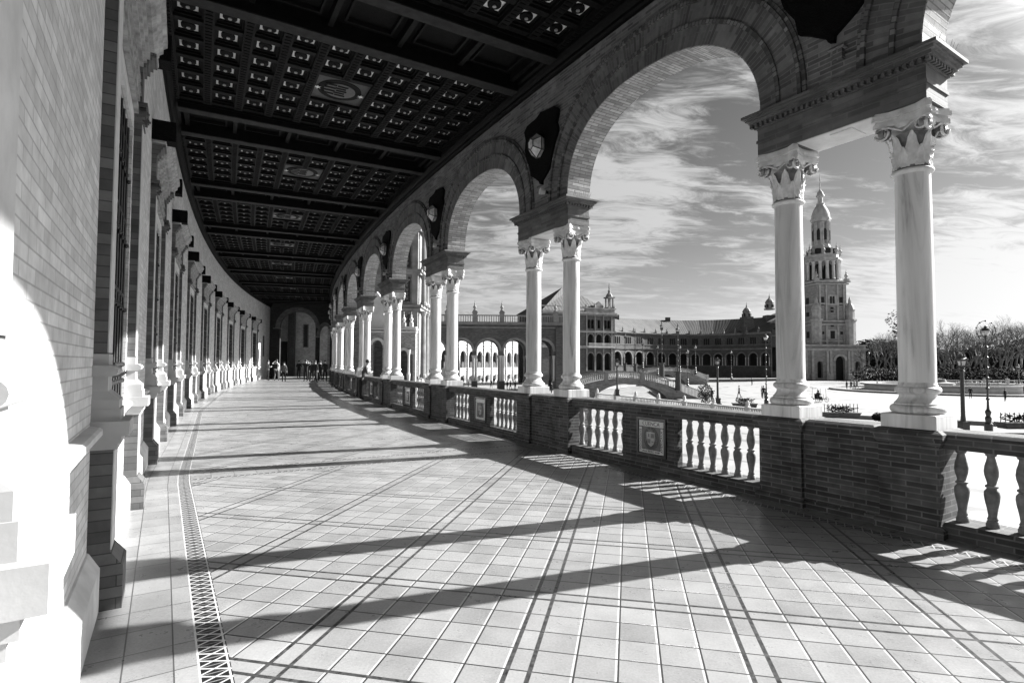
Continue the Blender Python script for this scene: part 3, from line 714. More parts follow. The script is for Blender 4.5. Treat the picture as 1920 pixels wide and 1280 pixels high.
# ------------------------------------------------------------------ the long gallery wall with its windows
WF = 6.915
wall = thing('gallery_wall', 'long pale brick wall curving along the left side, pierced by tall barred windows', 'wall', G((0, WF, 0)))
WO = G((0, WF, 0))
def seg(a, b, n=6): return [lerp(a, b, i/n) for i in range(n+1)]
mb = MB()
for i in range(-2, 10):
    sc = (i+.5)*BAY; e0 = sc-BAY/2; e1 = sc+BAY/2
    if i == 9: e1 = SE
    if i == 9:
        mb.sweep([(WF, .0), (7.5, .0), (7.5, 7.8), (WF, 7.8)], seg(e0, e1), True); continue
    for a, b in ((e0, sc-1.12), (sc+1.12, e1)): mb.sweep([(WF, 0), (7.5, 0), (7.5, 7.8), (WF, 7.8)], seg(a, b, 3))
    mb.sweep([(WF, 4.26), (7.5, 4.26), (7.5, 7.8), (WF, 7.8)], seg(sc-1.12, sc+1.12, 3)); mb.sweep([(WF, 0), (7.5, 0), (7.5, 1.17), (WF, 1.17)], seg(sc-1.12, sc+1.12, 3))
mb.build('brickwork', M['brick_wall'], wall, fn=G, org=WO)
mb = MB()
n = 100; xs = seg(S0, SE, n)
mb.sweep([(WF, 1.14), (WF+.02, 1.23), (WF-.055, 1.215), (WF-.07, 1.20), (WF-.07, 1.165), (WF-.03, 1.15), (WF-.02, 1.10), (WF+.005, 1.09)], xs)
mb.sweep([(WF+.02, 0), (WF+.02, .40), (WF-.012, .385), (WF-.075, .285), (WF-.075, 0)], xs)
mb.build('dado', M['stone'], wall, fn=G, org=WO)
mb = MB(); mb.sweep([(WF+.02, 7.30), (WF-.03, 7.30), (WF-.05, 7.34), (WF-.05, 7.38), (WF-.09, 7.42), (WF-.09, 7.5), (WF+.02, 7.5)], xs); mb.build('top_cornice', M['wood'], wall, fn=G, org=WO)
for i in range(-2, 9):
    sc = (i+.5)*BAY
    org = WO
    win = None
    mb = MB(); mb.box(sc-1.12, sc+1.12, 7.05, 7.06, 1.17, 4.26); win = mb.build('window', M['dark_glass'], wall, fn=G, org=org)
    mb = MB()
    for x0, x1 in ((sc-1.12, sc-1.05), (sc+1.05, sc+1.12)): mb.box(x0, x1, 6.96, 7.05, 1.19, 4.25)
    mb.box(sc-1.05, sc+1.05, 6.96, 7.05, 4.17, 4.25); mb.box(sc-.03, sc+.03, 6.99, 7.05, 1.2, 4.17); mb.box(sc-1.05, sc+1.05, 6.99, 7.05, 2.9, 2.97)
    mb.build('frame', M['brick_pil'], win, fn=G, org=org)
    mb = MB()
    for k in range(9):
        x = sc-1.0+.25*k; mb.tube([(x, 6.945, 1.2), (x, 6.945, 4.2)], .011, 5)
        for z in (1.45, 1.62, 2.2, 2.9, 3.6): mb.sphere((x, 6.93, z), .026, 6)
        mb.tube([(x, 6.945, 1.5), (x, 6.90, 1.53), (x, 6.89, 1.56)], [.012, .012, .003], 4)
    for z in (1.55, 2.35, 3.15, 3.95): mb.box(sc-1.1, sc+1.1, 6.94, 6.952, z-.018, z+.018)
    mb.build('grille', M['iron'], win, fn=G, org=org)
    for sg in (-1, 1):
        c = sc+sg*1.385; h = .14; mb = MB()
        # pedestal
        mb.box(c-.165, c+.165, 6.715, WF, 0, .28); mb.add([(c-.165, 6.715, .28), (c+.165, 6.715, .28), (c+.15, 6.79, .38), (c-.15, 6.79, .38), (c-.165, WF, .28), (c+.165, WF, .28), (c+.15, WF, .38), (c-.15, WF, .38)], [(0, 1, 2, 3), (0, 4, 7, 3), (1, 5, 6, 2)])
        mb.box(c-.15, c+.15, 6.79, WF, .38, 1.06)
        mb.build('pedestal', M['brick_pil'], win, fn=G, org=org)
        mb = MB()
        for z0, z1, w, e in ((1.06, 1.10, 6.765, .17), (1.10, 1.15, 6.745, .18), (1.15, 1.25, 6.70, .205), (1.25, 1.33, 6.755, .165), (1.33, 1.39, 6.765, .16)): mb.box(c-e, c+e, w, WF, z0, z1)
        mb.build('pedestal_cap', M['stone_ped'], win, fn=G, org=org)
        mb = MB()
        mb.add([(c-.16, 6.765, 1.39), (c+.16, 6.765, 1.39), (c+.14, 6.83, 1.45), (c-.14, 6.83, 1.45), (c-.16, WF, 1.39), (c+.16, WF, 1.39), (c+.14, WF, 1.45), (c-.14, WF, 1.45)], [(0, 1, 2, 3), (0, 4, 7, 3), (1, 5, 6, 2)])
        mb.box(c-.14, c+.14, 6.83, WF, 1.45, 1.547)
        # rolled base moulding
        ring = [(6.825-.052*cos(a)*1.0, 1.585+.038*sin(a)) for a in [-pi/2+pi*k/8 for k in range(9)]]+[(WF, 1.623), (WF, 1.547)]
        mb.sweep(ring, [c-.185, c+.185]); mb.box(c-.145, c+.145, 6.83, WF, 1.623, 1.70)
        mb.build('pilaster_base', M['stone_ped'], win, fn=G, org=org); mb = MB()
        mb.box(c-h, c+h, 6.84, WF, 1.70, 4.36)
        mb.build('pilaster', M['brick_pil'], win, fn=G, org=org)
        mb = MB(); mb.box(c-h+.004, c+h-.004, 6.832, 6.8395, 1.71, 4.35); mb.box(c-.145, c+.145, 6.783, 6.7895, .39, 1.05); mb.build('pilaster_lit_face', M['stone'], win, fn=G, org=org)  # added pale plates so the fronts read as lit beside darkened sides
        mb = MB()
        mb.box(c-h-.015, c+h+.015, 6.82, WF, 4.36, 4.385); mb.box(c-h, c+h, 6.845, WF, 4.385, 4.46)
        for q in (-1, 1):
            x = c+q*.115
            cyl = [(x+.062*cos(a), 4.49+.062*sin(a)) for a in [2*pi*k/14 for k in range(14)]]; mb.prism(cyl, 6.80, WF)
            mb.prism([(x+.035*cos(a), 4.49+.035*sin(a)) for a in [2*pi*k/10 for k in range(10)]], 6.785, 6.80); mb.prism([(x+.015*cos(a), 4.49+.015*sin(a)) for a in [2*pi*k/8 for k in range(8)]], 6.77, 6.785)
        mb.box(c-h-.04, c+h+.04, 6.79, WF, 4.553, 4.60)
        # console block carrying the hood
        mb.box(c-h, c+h, 6.845, WF, 4.60, 5.02)
        for z0, z1, w in ((5.02, 5.06, 6.82), (5.06, 5.12, 6.79), (5.12, 5.16, 6.76), (5.16, 5.21, 6.72)): mb.box(c-h-.01, c+h+.01, w, WF, z0, z1)
        mb.build('pilaster_capital', M['brick_pil'], win, fn=G, org=org)
    mb = MB(); e = 1.24
    for z0, z1, w in ((4.46, 4.53, 6.87), (4.53, 4.553, 6.885)): mb.box(sc-e, sc+e, w, WF, z0, z1)
    for z0, z1, w in ((4.60, 4.68, 6.865), (4.68, 4.70, 6.85), (4.70, 4.84, 6.885), (4.84, 4.87, 6.86), (4.87, 5.02, 6.88), (5.02, 5.07, 6.84), (5.07, 5.12, 6.81), (5.12, 5.21, 6.78)): mb.box(sc-e, sc+e, w, WF, z0, z1)
    mb.builds('architrave', M['hood'], win, fn=G, org=org)
    mb = MB(); a, b = sc-1.62, sc+1.62
    hood = [(WF, 5.212), (6.74, 5.212), (6.70, 5.25), (6.70, 5.28), (6.66, 5.31), (6.66, 5.36), (6.62, 5.39), (6.62, 5.47), (6.64, 5.50), (WF, 5.53)]
    mb.sweep(hood, seg(a, b, 4))
    bk = MB()
    for q in (-1, 1): bk.box(min(sc+q*1.40, sc+q*1.66), max(sc+q*1.40, sc+q*1.66), 6.58, WF, 5.24, 5.56)
    bk.builds('hood_shade_block', M['slate'], win, fn=G, org=org)  # black blocks added as the shaded ends and undersides of the hood
    mb.build('hood', M['hood'] if 'hood' in M else M['brick_pil'], win, fn=G, org=org)
# ------------------------------------------------------------------ coffered timber ceiling
ZB = 7.70
ceil = thing('coffered_ceiling', 'black coffered timber ceiling with heavy beams and white glazed squares', 'ceiling', G((0, 3.5, ZB))); CO = G((0, 3.5, ZB))
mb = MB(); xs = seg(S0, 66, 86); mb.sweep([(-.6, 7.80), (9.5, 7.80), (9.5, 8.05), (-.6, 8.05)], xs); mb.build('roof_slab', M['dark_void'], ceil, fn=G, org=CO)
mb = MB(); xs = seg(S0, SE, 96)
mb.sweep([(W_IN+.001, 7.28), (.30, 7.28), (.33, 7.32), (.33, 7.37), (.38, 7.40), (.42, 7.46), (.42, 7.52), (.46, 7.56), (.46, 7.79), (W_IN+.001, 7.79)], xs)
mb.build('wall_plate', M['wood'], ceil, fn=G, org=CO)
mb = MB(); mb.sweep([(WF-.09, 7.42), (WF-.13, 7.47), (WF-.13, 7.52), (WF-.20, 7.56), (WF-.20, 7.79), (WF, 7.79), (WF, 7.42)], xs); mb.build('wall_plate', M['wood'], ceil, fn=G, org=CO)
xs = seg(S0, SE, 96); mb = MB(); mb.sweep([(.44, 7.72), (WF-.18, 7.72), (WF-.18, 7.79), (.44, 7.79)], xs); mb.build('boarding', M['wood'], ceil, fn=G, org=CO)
WC0 = .78; DW = .632; DS = .632
for i in range(-2, 10):
    sp_ = i*BAY
    for sg in (-1, 1):
        c = sp_+sg*.72+.03
        if c > 56: continue
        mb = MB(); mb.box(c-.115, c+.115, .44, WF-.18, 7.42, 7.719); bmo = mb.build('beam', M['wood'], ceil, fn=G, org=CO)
        mb = MB(); mb.box(c-.125, c+.125, .44, WF-.18, 7.395, 7.419); mb.build('beam_face', M['wood_light'], bmo, fn=G, org=CO)  # underside strip coloured as if lit from the floor
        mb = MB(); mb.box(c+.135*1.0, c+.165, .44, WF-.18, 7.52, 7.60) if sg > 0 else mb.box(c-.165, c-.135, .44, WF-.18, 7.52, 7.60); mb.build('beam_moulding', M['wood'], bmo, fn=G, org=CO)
    # plain panels between the twin beams
    if sp_ < 56:
        mb = MB()
        for w in (.60, 1.80, 3.05, 4.30, 5.55, 6.60): mb.box(sp_-.55, sp_+.60, w-.045, w+.045, 7.56, 7.719)
        for w in (.60, 1.80, 3.05, 4.30, 5.55):
            mb.box(sp_-.40, sp_+.46, w+.18, w+.22, 7.64, 7.719); mb.box(sp_-.40, sp_+.46, w+1.0, w+1.04, 7.64, 7.719); mb.box(sp_-.40, sp_-.36, w+.22, w+1.0, 7.64, 7.719); mb.box(sp_+.42, sp_+.46, w+.22, w+1.0, 7.64, 7.719)
        mb.builds('beam_panel', M['wood_rib'], ceil, fn=G, org=CO)
    if i == 9: continue
    sc = sp_+BAY/2+.03; a, b = sc-1.93, sc+1.93
    rib = MB(); bead = MB()
    for k in range(11):
        w = WC0-DW/2+DW*k; cut = (4 < k < 6)
        segs = [(a, b)] if not cut else [(a, sc-DS), (sc+DS, b)]
        for p, q in segs:
            rib.box(p, q, w-.085, w+.085, 7.53, 7.719)
            x = p+.05
            while x < q-.05:
                bead.box(x, x+.05, w-.055, w+.055, 7.518, 7.53); x += .105
    for k in range(7):
        x = sc-3*DS+DS*k
        if k == 3: segs = [(.5, WC0+DW*3.5-.0), (WC0+DW*5.5, 6.7)]
        else: segs = [(.5, 6.7)]
        for p, q in segs: rib.box(x-.06, x+.06, p, q, 7.56, 7.719)
    cp = rib.build('coffer_grid', M['wood_rib'], ceil, fn=G, org=CO); bead.build('bead_carving', M['wood'], cp, fn=G, org=CO)
    st = MB(); til = MB(); ros = MB()
    for kr in range(6):
        for kc in range(10):
            if kr in (2, 3) and kc in (4, 5): continue
            x = sc-2.5*DS+DS*kr; w = WC0+DW*kc
            for h0, h1, z in ((.20, .245, 7.60), (.155, .20, 7.635)):
                for q in (-1, 1):
                    st.box(x-h1, x+h1, min(w+q*h0, w+q*h1), max(w+q*h0, w+q*h1), z, 7.719); st.box(min(x+q*h0, x+q*h1), max(x+q*h0, x+q*h1), w-h0, w+h0, z, 7.719)
            til.box(x-.155, x+.155, w-.155, w+.155, 7.668, 7.700)
            n = 14; ring = [(x+.118*cos(2*pi*j/n), w+.118*sin(2*pi*j/n)) for j in range(n)]
            ros.add([(p[0], p[1], 7.63) for p in ring]+[(lerp(x, p[0], .62), lerp(w, p[1], .62), 7.622) for p in ring]+[(p[0], p[1], 7.668) for p in ring], [(j, (j+1) % n, n+(j+1) % n, n+j) for j in range(n)]+[(j, (j+1) % n, 2*n+(j+1) % n, 2*n+j) for j in range(n)]+[tuple(range(n, 2*n))])
            ros.cm = 1; ros.lathe([(.034, 7.60), (.03, 7.621), (.001, 7.59)][::-1], 7, x, w); ros.cm = 0
    st.build('coffer_mouldings', M['wood'], cp, fn=G, org=CO); til.build('white_squares', M['tile_white'], cp, fn=G, org=CO); ros.build('rosettes', [M['wood'], M['tile_mid']], cp, fn=G, org=CO)
    # painted oval shield in the middle of the bay
    wc = WC0+DW*4.5; mb = MB(); mb.box(sc-.56, sc+.56, wc-.60, wc+.60, 7.62, 7.66); pn = mb.build('painted_panel', M['panel_paint'], ceil, fn=G, org=CO)
    mb = MB(); 
    for q in (-1, 1): mb.box(sc-.62, sc+.62, wc+q*.60-.03, wc+q*.60+.03, 7.57, 7.70); mb.box(sc+q*.59-.03, sc+q*.59+.03, wc-.57, wc+.57, 7.57, 7.70)
    mb.build('panel_frame', M['wood'], pn, fn=G, org=CO)
    def oval(rs, rw, z0, z1, ring=0, n=32):
        m2 = MB(); pts = [(sc+rs*cos(2*pi*j/n), wc+rw*sin(2*pi*j/n)) for j in range(n)]
        m2.add([(p[0], p[1], z0) for p in pts]+[(p[0], p[1], z1) for p in pts], [tuple(range(n))]+[(j, (j+1) % n, n+(j+1) % n, n+j) for j in range(n)]); return m2
    oval(.44, .46, 7.608, 7.619).build('oval_wreath', M['wood'], pn, fn=G, org=CO); oval(.31, .33, 7.598, 7.607).build('oval_field', M['tile_grey'], pn, fn=G, org=CO)
    mb = MB()
    for k in range(4): mb.box(sc-.25+.13*k, sc-.19+.13*k, wc+.10, wc+.34, 7.590, 7.597)
    for k in range(5): mb.box(sc-.24+.1*k, sc-.19+.1*k, wc-.14+(.03 if k % 2 else 0), wc+.08+(.03 if k % 2 else 0), 7.590, 7.597)
    mb.build('shield_charges', M['wood'], pn, fn=G, org=CO)
    mb = MB()
    for q in (-1, 1):
        for r_ in (0, pi/3, 2*pi/3):
            x, w = sc+.02, wc+q*.46; dx, dw = .085*cos(r_), .085*sin(r_); nx, nw = -.022*sin(r_), .022*cos(r_)
            mb.add([(x-dx, w-dw, 7.59-.001*r_), (x-nx, w-nw, 7.59-.001*r_), (x+dx, w+dw, 7.59-.001*r_), (x+nx, w+nw, 7.59-.001*r_)], [(0, 1, 2, 3)])
    mb.build('white_crosses', M['tile_white'], pn, fn=G, org=CO)
# ------------------------------------------------------------------ end wall with its arches and the vestibule behind
bw_ = thing('light_stop_wall', 'added dark brick wall unseen behind the viewer, keeping sky light out of the gallery', 'wall', G((-9, 3.5, 0))); mb = MB(); mb.box(-9.6, -9, -.4, 7.6, 0, 7.8); mb.build('brickwork', M['brick_end'], bw_, fn=G, org=G((-9, 3.5, 0)))  # unseen wall added to keep sky light off faces turned this way
EO = G((SE, 3.5, 0)); ew = thing('end_wall', 'dark brick end wall with a wide round arch closing the far end of the gallery', 'wall', EO)
def arched_wall_w(mb, s0, s1, w0, w1, z1, ops):     # openings (wc, half, spring, rise)
    ops = sorted(ops); cur = w0
    for wc, h, zs, rise in ops:
        mb.box(s0, s1, cur, wc-h, 0, z1); n = 20
        P = [(wc+h*cos(pi*k/n), zs+rise*sin(pi*k/n)) for k in range(n+1)]
        for k in range(n):
            a, b = P[k], P[k+1]
            mb.add([(s0, a[0], a[1]), (s0, b[0], b[1]), (s0, b[0], z1), (s0, a[0], z1), (s1, a[0], a[1]), (s1, b[0], b[1]), (s1, b[0], z1), (s1, a[0], z1)], [(0, 1, 2, 3), (4, 7, 6, 5), (0, 4, 5, 1)])
        cur = wc+h
    mb.box(s0, s1, cur, w1, 0, z1)
mb = MB(); mb.box(BAY*9+1.05, SE-.01, -.30, .20, 0, 7.8); arched_wall_w(mb, SE, SE+.7, -.4, 7.6, 7.8, [(4.03, 1.88, 5.2, 1.75), (1.15, .55, 4.3, 1.2)]); mb.build('brickwork', M['brick_end'] if 'brick_end' in M else M['brick_dark'], ew, fn=G, org=EO)
for wc, h, zs, rise, wd in ((4.03, 1.88, 5.2, 1.75, .45), (1.15, .55, 4.3, 1.2, .35)):
    mb = MB(); n = 24
    for k in range(n):
        a0, a1 = pi*k/n, pi*(k+1)/n
        q = [(SE-.05, wc+(h+e)*cos(a), zs+(rise+e)*sin(a)) for a, e in ((a0, 0), (a1, 0), (a1, wd), (a0, wd))]
        mb.add(q+[(SE, p[1], p[2]) for p in q], [(0, 1, 2, 3), (0, 4, 5, 1), (3, 2, 6, 7)])
    mb.build('archivolt', M['brick_vous'], ew, fn=G, org=EO)
mb = MB()
for w0, w1, z in ((5.88, 6.6, 5.1), (1.66, 2.2, 4.25)): mb.box(SE-.07, SE+.75, w0, w1, z, z+.1)
mb.builds('impost', M['stone_far'], ew, fn=G, org=EO)
VO = G((65, 3.5, 0)); vs = thing('vestibule_wall', 'pale brick wall with dark doorway and slit window, seen through the end arch', 'wall', VO)
mb = MB(); mb.box(65, 65.4, -.4, 9.4, 0, 7.8); mb.box(SE+.7, 65, 8.9, 9.4, 0, 7.8); mb.build('brickwork', M['brick_vest'], vs, fn=G, org=VO)
mb = MB(); mb.box(64.2, 65, 5.72, 6.5, 0, 7.8); mb.build('pier', M['brick_end'], vs, fn=G, org=VO)
mb = MB(); mb.box(64.97, 65, 6.72, 7.46, 0, 4.1); mb.build('door', M['dark_void'], vs, fn=G, org=VO)
mb = MB(); mb.box(64.96, 65, 4.05, 4.75, 3.4, 6.2); wd = mb.build('slit_window', M['brick_pil'], vs, fn=G, org=VO); mb = MB(); mb.box(64.94, 64.96, 4.17, 4.62, 3.5, 6.1); mb.build('pane', M['dark_void'], wd, fn=G, org=VO)
mb = MB(); mb.box(SE+.3, 65, -.4, 9, -.02, 0); o = mb.build('vestibule_floor', M['stone'], fn=G); tag(o, kind='structure')
mb = MB(); mb.box(53.1, 53.75, WF-.012, WF-.002, 2.2, 4.2); mb.build('blind_slit', M['dark_void'], wall, fn=G, org=WO)
# ------------------------------------------------------------------ plaza
PZ = -3.2
def plaza_mat():
    m, nt, b = newmat('plaza_paving'); L = nt.links
    tc = nt.nodes.new('ShaderNodeTexCoord'); mp = nt.nodes.new('ShaderNodeMapping'); L.new(tc.outputs['Object'], mp.inputs[0])
    sp = nt.nodes.new('ShaderNodeSeparateXYZ'); L.new(mp.outputs[0], sp.inputs[0])
    # rings of darker paving about the fountain
    dx = mathn(nt, 'SUBTRACT', sp.outputs[0], 74.0); dy = mathn(nt, 'SUBTRACT', sp.outputs[1], 92.0)
    r = mathn(nt, 'SQRT', mathn(nt, 'ADD', mathn(nt, 'MULTIPLY', dx, dx), mathn(nt, 'MULTIPLY', dy, dy)))
    wob = mathn(nt, 'MULTIPLY', noisen(nt, .35, 3, .5, mp.outputs[0]), 2.2)
    st = mathn(nt, 'PINGPONG', mathn(nt, 'ADD', r, wob), 1.9)
    f = mathn(nt, 'MULTIPLY', mathn(nt, 'LESS_THAN', st, .45), mathn(nt, 'GREATER_THAN', noisen(nt, .22, 2, .5, mp.outputs[0]), .5))
    v = mathn(nt, 'MULTIPLY_ADD', f, -.10, .25); v = mathn(nt, 'ADD', v, mathn(nt, 'MULTIPLY_ADD', noisen(nt, .6, 8, .65, mp.outputs[0]), .22, -.11))
    cc = nt.nodes.new('ShaderNodeCombineColor')
    for i in range(3): L.new(v, cc.inputs[i])
    L.new(cc.outputs[0], b.inputs['Base Color']); b.inputs['Roughness'].default_value = .7
    return m
M['plaza'] = plaza_mat()
def roof_mat():
    m, nt, b = newmat('pantile_roof'); L = nt.links
    uv = nt.nodes.new('ShaderNodeUVMap'); sp = nt.nodes.new('ShaderNodeSeparateXYZ'); L.new(uv.outputs[0], sp.inputs[0])
    st = mathn(nt, 'PINGPONG', sp.outputs[0], .45); n = noisen(nt, .5, 6, .6)
    v = mathn(nt, 'ADD', mathn(nt, 'MULTIPLY', st, .10), mathn(nt, 'MULTIPLY_ADD', n, .09, .0)); cc = nt.nodes.new('ShaderNodeCombineColor')
    for i in range(3): L.new(v, cc.inputs[i])
    L.new(cc.outputs[0], b.inputs['Base Color']); b.inputs['Roughness'].default_value = .8; bumpn(nt, b, st, .6, .1)
    return m
M['roof'] = roof_mat()
M['water'] = plain('canal_water', .03, .05, .5, .06, .1)
M['stone_bal'] = M['stone_far']
M['foliage'] = plain('evergreen_leaves', .010, .03, 5, .9, 0)
M['foliage'].node_tree.nodes['Principled BSDF'].inputs['Specular IOR Level'].default_value = .1
M['twig'] = plain('winter_twigs', .05, .10, 3, .8, 0)
M['bark'] = plain('pale_plane_bark', .08, .20, 3, .85, .2)
M['iron_post'] = plain('painted_lamp_post', .02, .05, 8, .45, .1)
M['cloth_dark'] = plain('dark_cloth', .006, .014, 20, .9, 0); M['cloth_mid'] = plain('grey_cloth', .05, .10, 20, .9, 0); M['cloth_light'] = plain('pale_cloth', .50, .68, 20, .9, 0)
M['skin'] = plain('skin', .30, .36, 30, .5, 0); M['hair'] = plain('dark_hair', .01, .02, 40, .5, 0)
mb = MB(); mb.box(-400, 900, -60, 900, PZ-.5, PZ-.35); o = mb.build('ground', M['stone_far']); tag(o, kind='structure')
# plaza slab with the canal left open along the foot of the buildings
def XY(px, Y): v = at(px, 680, Y); return (v.x, Y)
def slab(name, poly, mat):
    mb = MB(); n = len(poly); mb.add([(x, y, PZ) for x, y in poly]+[(x, y, PZ-1.6) for x, y in poly], [tuple(range(n))]+[(i, (i+1) % n, n+(i+1) % n, n+i) for i in range(n)])
    return tag(mb.build(name, mat), kind='structure')
slab('plaza', [(140, -60), (260, -60), (260, 185), XY(1640, 160), XY(1460, 158), XY(1330, 140), (36, 125), (25, 100), (22.5, 84), (22.5, 68), (31, 54), (60, 33), (120, -5)], M['plaza'])
slab('canal_bank', [(-80, -60), (120, -60), (100, -10), (60, 20), (21.5, 45), (10.6, 66), (10.6, 84), (12, 100), (25.5, 122), XY(1330, 160), XY(1460, 172), XY(1650, 172), (260, 200), (260, 300), (-80, 300)], M['plaza'])
mb = MB(); mb.box(0, 260, -60, 240, PZ-1.2, PZ-1.1); o = mb.build('canal_water', M['water']); tag(o, kind='structure')
# ------------------------------------------------------------------ facade kit (local frame: x along, y into the building, z up)
def arched_front(mb, x0, x1, z0, z1, y0, y1, ops, n=10):
    ops = sorted(ops); cur = x0
    for xc, h, zb, zs in ops:
        if xc-h > cur+1e-4: mb.box(cur, xc-h, y0, y1, z0, z1)
        if zb > z0: mb.box(xc-h, xc+h, y0, y1, z0, zb)
        P = [(xc+h*cos(pi*k/n), zs+h*sin(pi*k/n)) for k in range(n+1)]
        for k in range(n):
            a, b = P[k], P[k+1]
            mb.add([(a[0], y0, a[1]), (b[0], y0, b[1]), (b[0], y0, z1), (a[0], y0, z1), (a[0], y1, a[1]), (b[0], y1, b[1]), (b[0], y1, z1), (a[0], y1, z1)], [(0, 1, 2, 3), (4, 7, 6, 5), (0, 4, 5, 1)])
        cur = xc+h
    if cur < x1-1e-4: mb.box(cur, x1, y0, y1, z0, z1)
def archivolt(mb, xc, h, zs, w, y0, d=.08, n=12):
    for k in range(n):
        a0, a1 = pi*k/n, pi*(k+1)/n
        q = [(xc+(h+e)*cos(a), y0-d, zs+(h+e)*sin(a)) for a, e in ((a0, 0), (a1, 0), (a1, w), (a0, w))]
        mb.add(q+[(p[0], y0, p[2]) for p in q], [(0, 1, 2, 3), (0, 4, 5, 1), (3, 2, 6, 7)])
def finial_pts(mb, x, y, z, h, r):
    mb.lathe([(r*.9, z), (r*.9, z+h*.08), (r*.45, z+h*.12), (r*.8, z+h*.22), (r, z+h*.34), (r*.55, z+h*.48), (r*.25, z+h*.54), (r*.45, z+h*.62), (r*.3, z+h*.7), (r*.08, z+h*.78), (r*.16, z+h*.83), (r*.03, z+h)], 8, x, y)
# ---- far wing with its long arcade (one building, arch by arch)
def frame2(P, Q):
    a = atan2(Q[1]-P[1], Q[0]-P[0]); return a
bx = [1150+(1442-1150)*((i+.0)/14)**1.0 for i in range(15)]
bx = []; x = 1147.5
for i in range(15): bx.append(x); x += 20.3+i*.155
def wingY(px): t = (px-1147)/295; return 196+20*sin(pi*t)*.9-2*t
pts = [Vector(XY(px, wingY(px))) for px in bx]
wing = thing('arcaded_wing', 'long two storey arcaded wing with tiled roof, right of the turreted pavilion', 'building', (pts[7].x, pts[7].y, 0))
wl = Vector((pts[7].x, pts[7].y, 0))
def seg_fn(P, Q):
    d = (Q-P); L_ = d.length; d = d/L_; nrm = Vector((-d.y, d.x))
    if nrm.y < 0: nrm = -nrm
    return L_, (lambda p: (P.x+d.x*p[0]+nrm.x*p[1], P.y+d.y*p[0]+nrm.y*p[1], p[2]))
sc_ = 1.0
for i in range(14):
    L_, fn = seg_fn(pts[i], pts[i+1]); h = L_*.345
    mb = MB(); arched_front(mb, 0, L_, -3.2, 7.6, 0, .6, [(L_/2, h, .95, 4.0)]); mb.build('arcade_wall', M['brick_far'], wing, fn=fn, org=wl)
    mb = MB(); archivolt(mb, L_/2, h, 4.0, .42, 0); mb.box(0, L_, -.12, 0, .80, 1.0); mb.box(0, L_, -.25, 0, 6.9, 7.2); mb.box(0, L_, -.35, 0, 7.2, 7.35); mb.box(0, L_, -.3, 0, 12.5, 12.9); mb.box(0, L_, -.55, 0, 12.9, 13.1); mb.box(0, L_, -.1, 0, 8.6, 8.75)
    mb.builds('moulding', M['stone_far'], wing, fn=fn, org=wl)
    mb = MB()
    for x in (L_/2-h-.16, L_/2+h+.16): mb = MB(); mb.lathe([(.24, 1.0), (.19, 1.15), (.17, 3.6), (.26, 4.0)], 8, x, -.14); mb.build('column', M['white_far'], wing, fn=fn, org=wl)
    mb = MB(); ws = []
    for k in (-1, 0, 1): ws.append((L_/2+k*L_*.18, L_*.066, 8.9, 11.1))
    arched_front(mb, 0, L_, 7.6, 12.6, 0, .5, ws, 6); mb.build('upper_wall', M['brick_far'], wing, fn=fn, org=wl)
    mb = MB(); mb.box(0, L_, .45, .5, 8.7, 11.8); mb.box(-.3, L_+.3, 3.2, 3.3, -1, 7.6); mb.build('dark_openings', M['dark_void'], wing, fn=fn, org=wl)
    if i % 1 == 0 and i > 0:
        mb = MB(); mb.box(-.3, .3, -.35, .2, 13.1, 14.0); finial_pts(mb, 0, -.1, 14.0, 1.5, .28); mb.build('finial', M['stone_far'], wing, fn=fn, org=wl)
mb = MB(); nr = []
for i in range(15):
    d = (pts[min(i+1, 14)]-pts[max(i-1, 0)]).normalized(); nr.append(Vector((-d.y, d.x)))
for i in range(14):
    def q4(j, off, z): return (pts[j].x+nr[j].x*off, pts[j].y+nr[j].y*off, z)
    mb.add([q4(i, -.4, 13.1), q4(i+1, -.4, 13.1), q4(i+1, 9, 19.2), q4(i, 9, 19.2)], [(0, 1, 2, 3)], [[(i*5, 0), ((i+1)*5, 0), ((i+1)*5, 9), (i*5, 9)]])
    mb.add([q4(i, 9, 19.2), q4(i+1, 9, 19.2), q4(i+1, 18, 13), q4(i, 18, 13)], [(0, 1, 2, 3)])
mb.build('roof', M['roof'], wing, org=wl)
mb = MB()
for px in (1200, 1296):
    i = int((px-1147)/21.4); q = pts[i]+nr[i]*8.6; mb.box(q.x-.9, q.x+.9, q.y-.5, q.y+.7, 18.2, 20.3)
mb.builds('chimney', M['brick_far'], wing, org=wl)
# ---- gabled pavilion
v = at(1087, 693, 128); w_ = at(1150, 693, 132); PA = Vector((v.x-9, 124)); PB = Vector((w_.x, 132))
L_, fn = seg_fn(PA, PB); pav = thing('arched_pavilion', 'three storey brick pavilion with triple arches, white balcony and corner turret', 'building', (w_.x, 132, 0)); po_ = Vector((w_.x, 132, 0))
x1 = L_; xa = L_-7.6
mb = MB(); c3 = [xa+1.2+2.35*k for k in range(3)]
arched_front(mb, 0, x1, -3.2, 5.4, 0, .6, [(c, .82, .05, 3.3) for c in c3]); arched_front(mb, 0, x1, 5.4, 9.0, 0, .6, [(c, .78, 5.9, 7.8) for c in c3]); arched_front(mb, 0, x1, 9.0, 13.2, 0, .6, [(c, .42, 9.9, 11.6) for c in (c3[0]-.45, c3[0]+.55, c3[1], c3[2]-.55, c3[2]+.45)])
mb.box(x1-.01, x1+.5, 0, 13, -3.2, 13.2); mb.box(0, x1-.02, 12.4, 13, -3.2, 13.2); mb.build('walls', M['brick_far'], pav, fn=fn, org=po_)
mb = MB(); mb.box(0, x1-.05, 1.2, 1.3, -1, 13); mb.build('dark_openings', M['dark_void'], pav, fn=fn, org=po_)
mb = MB()
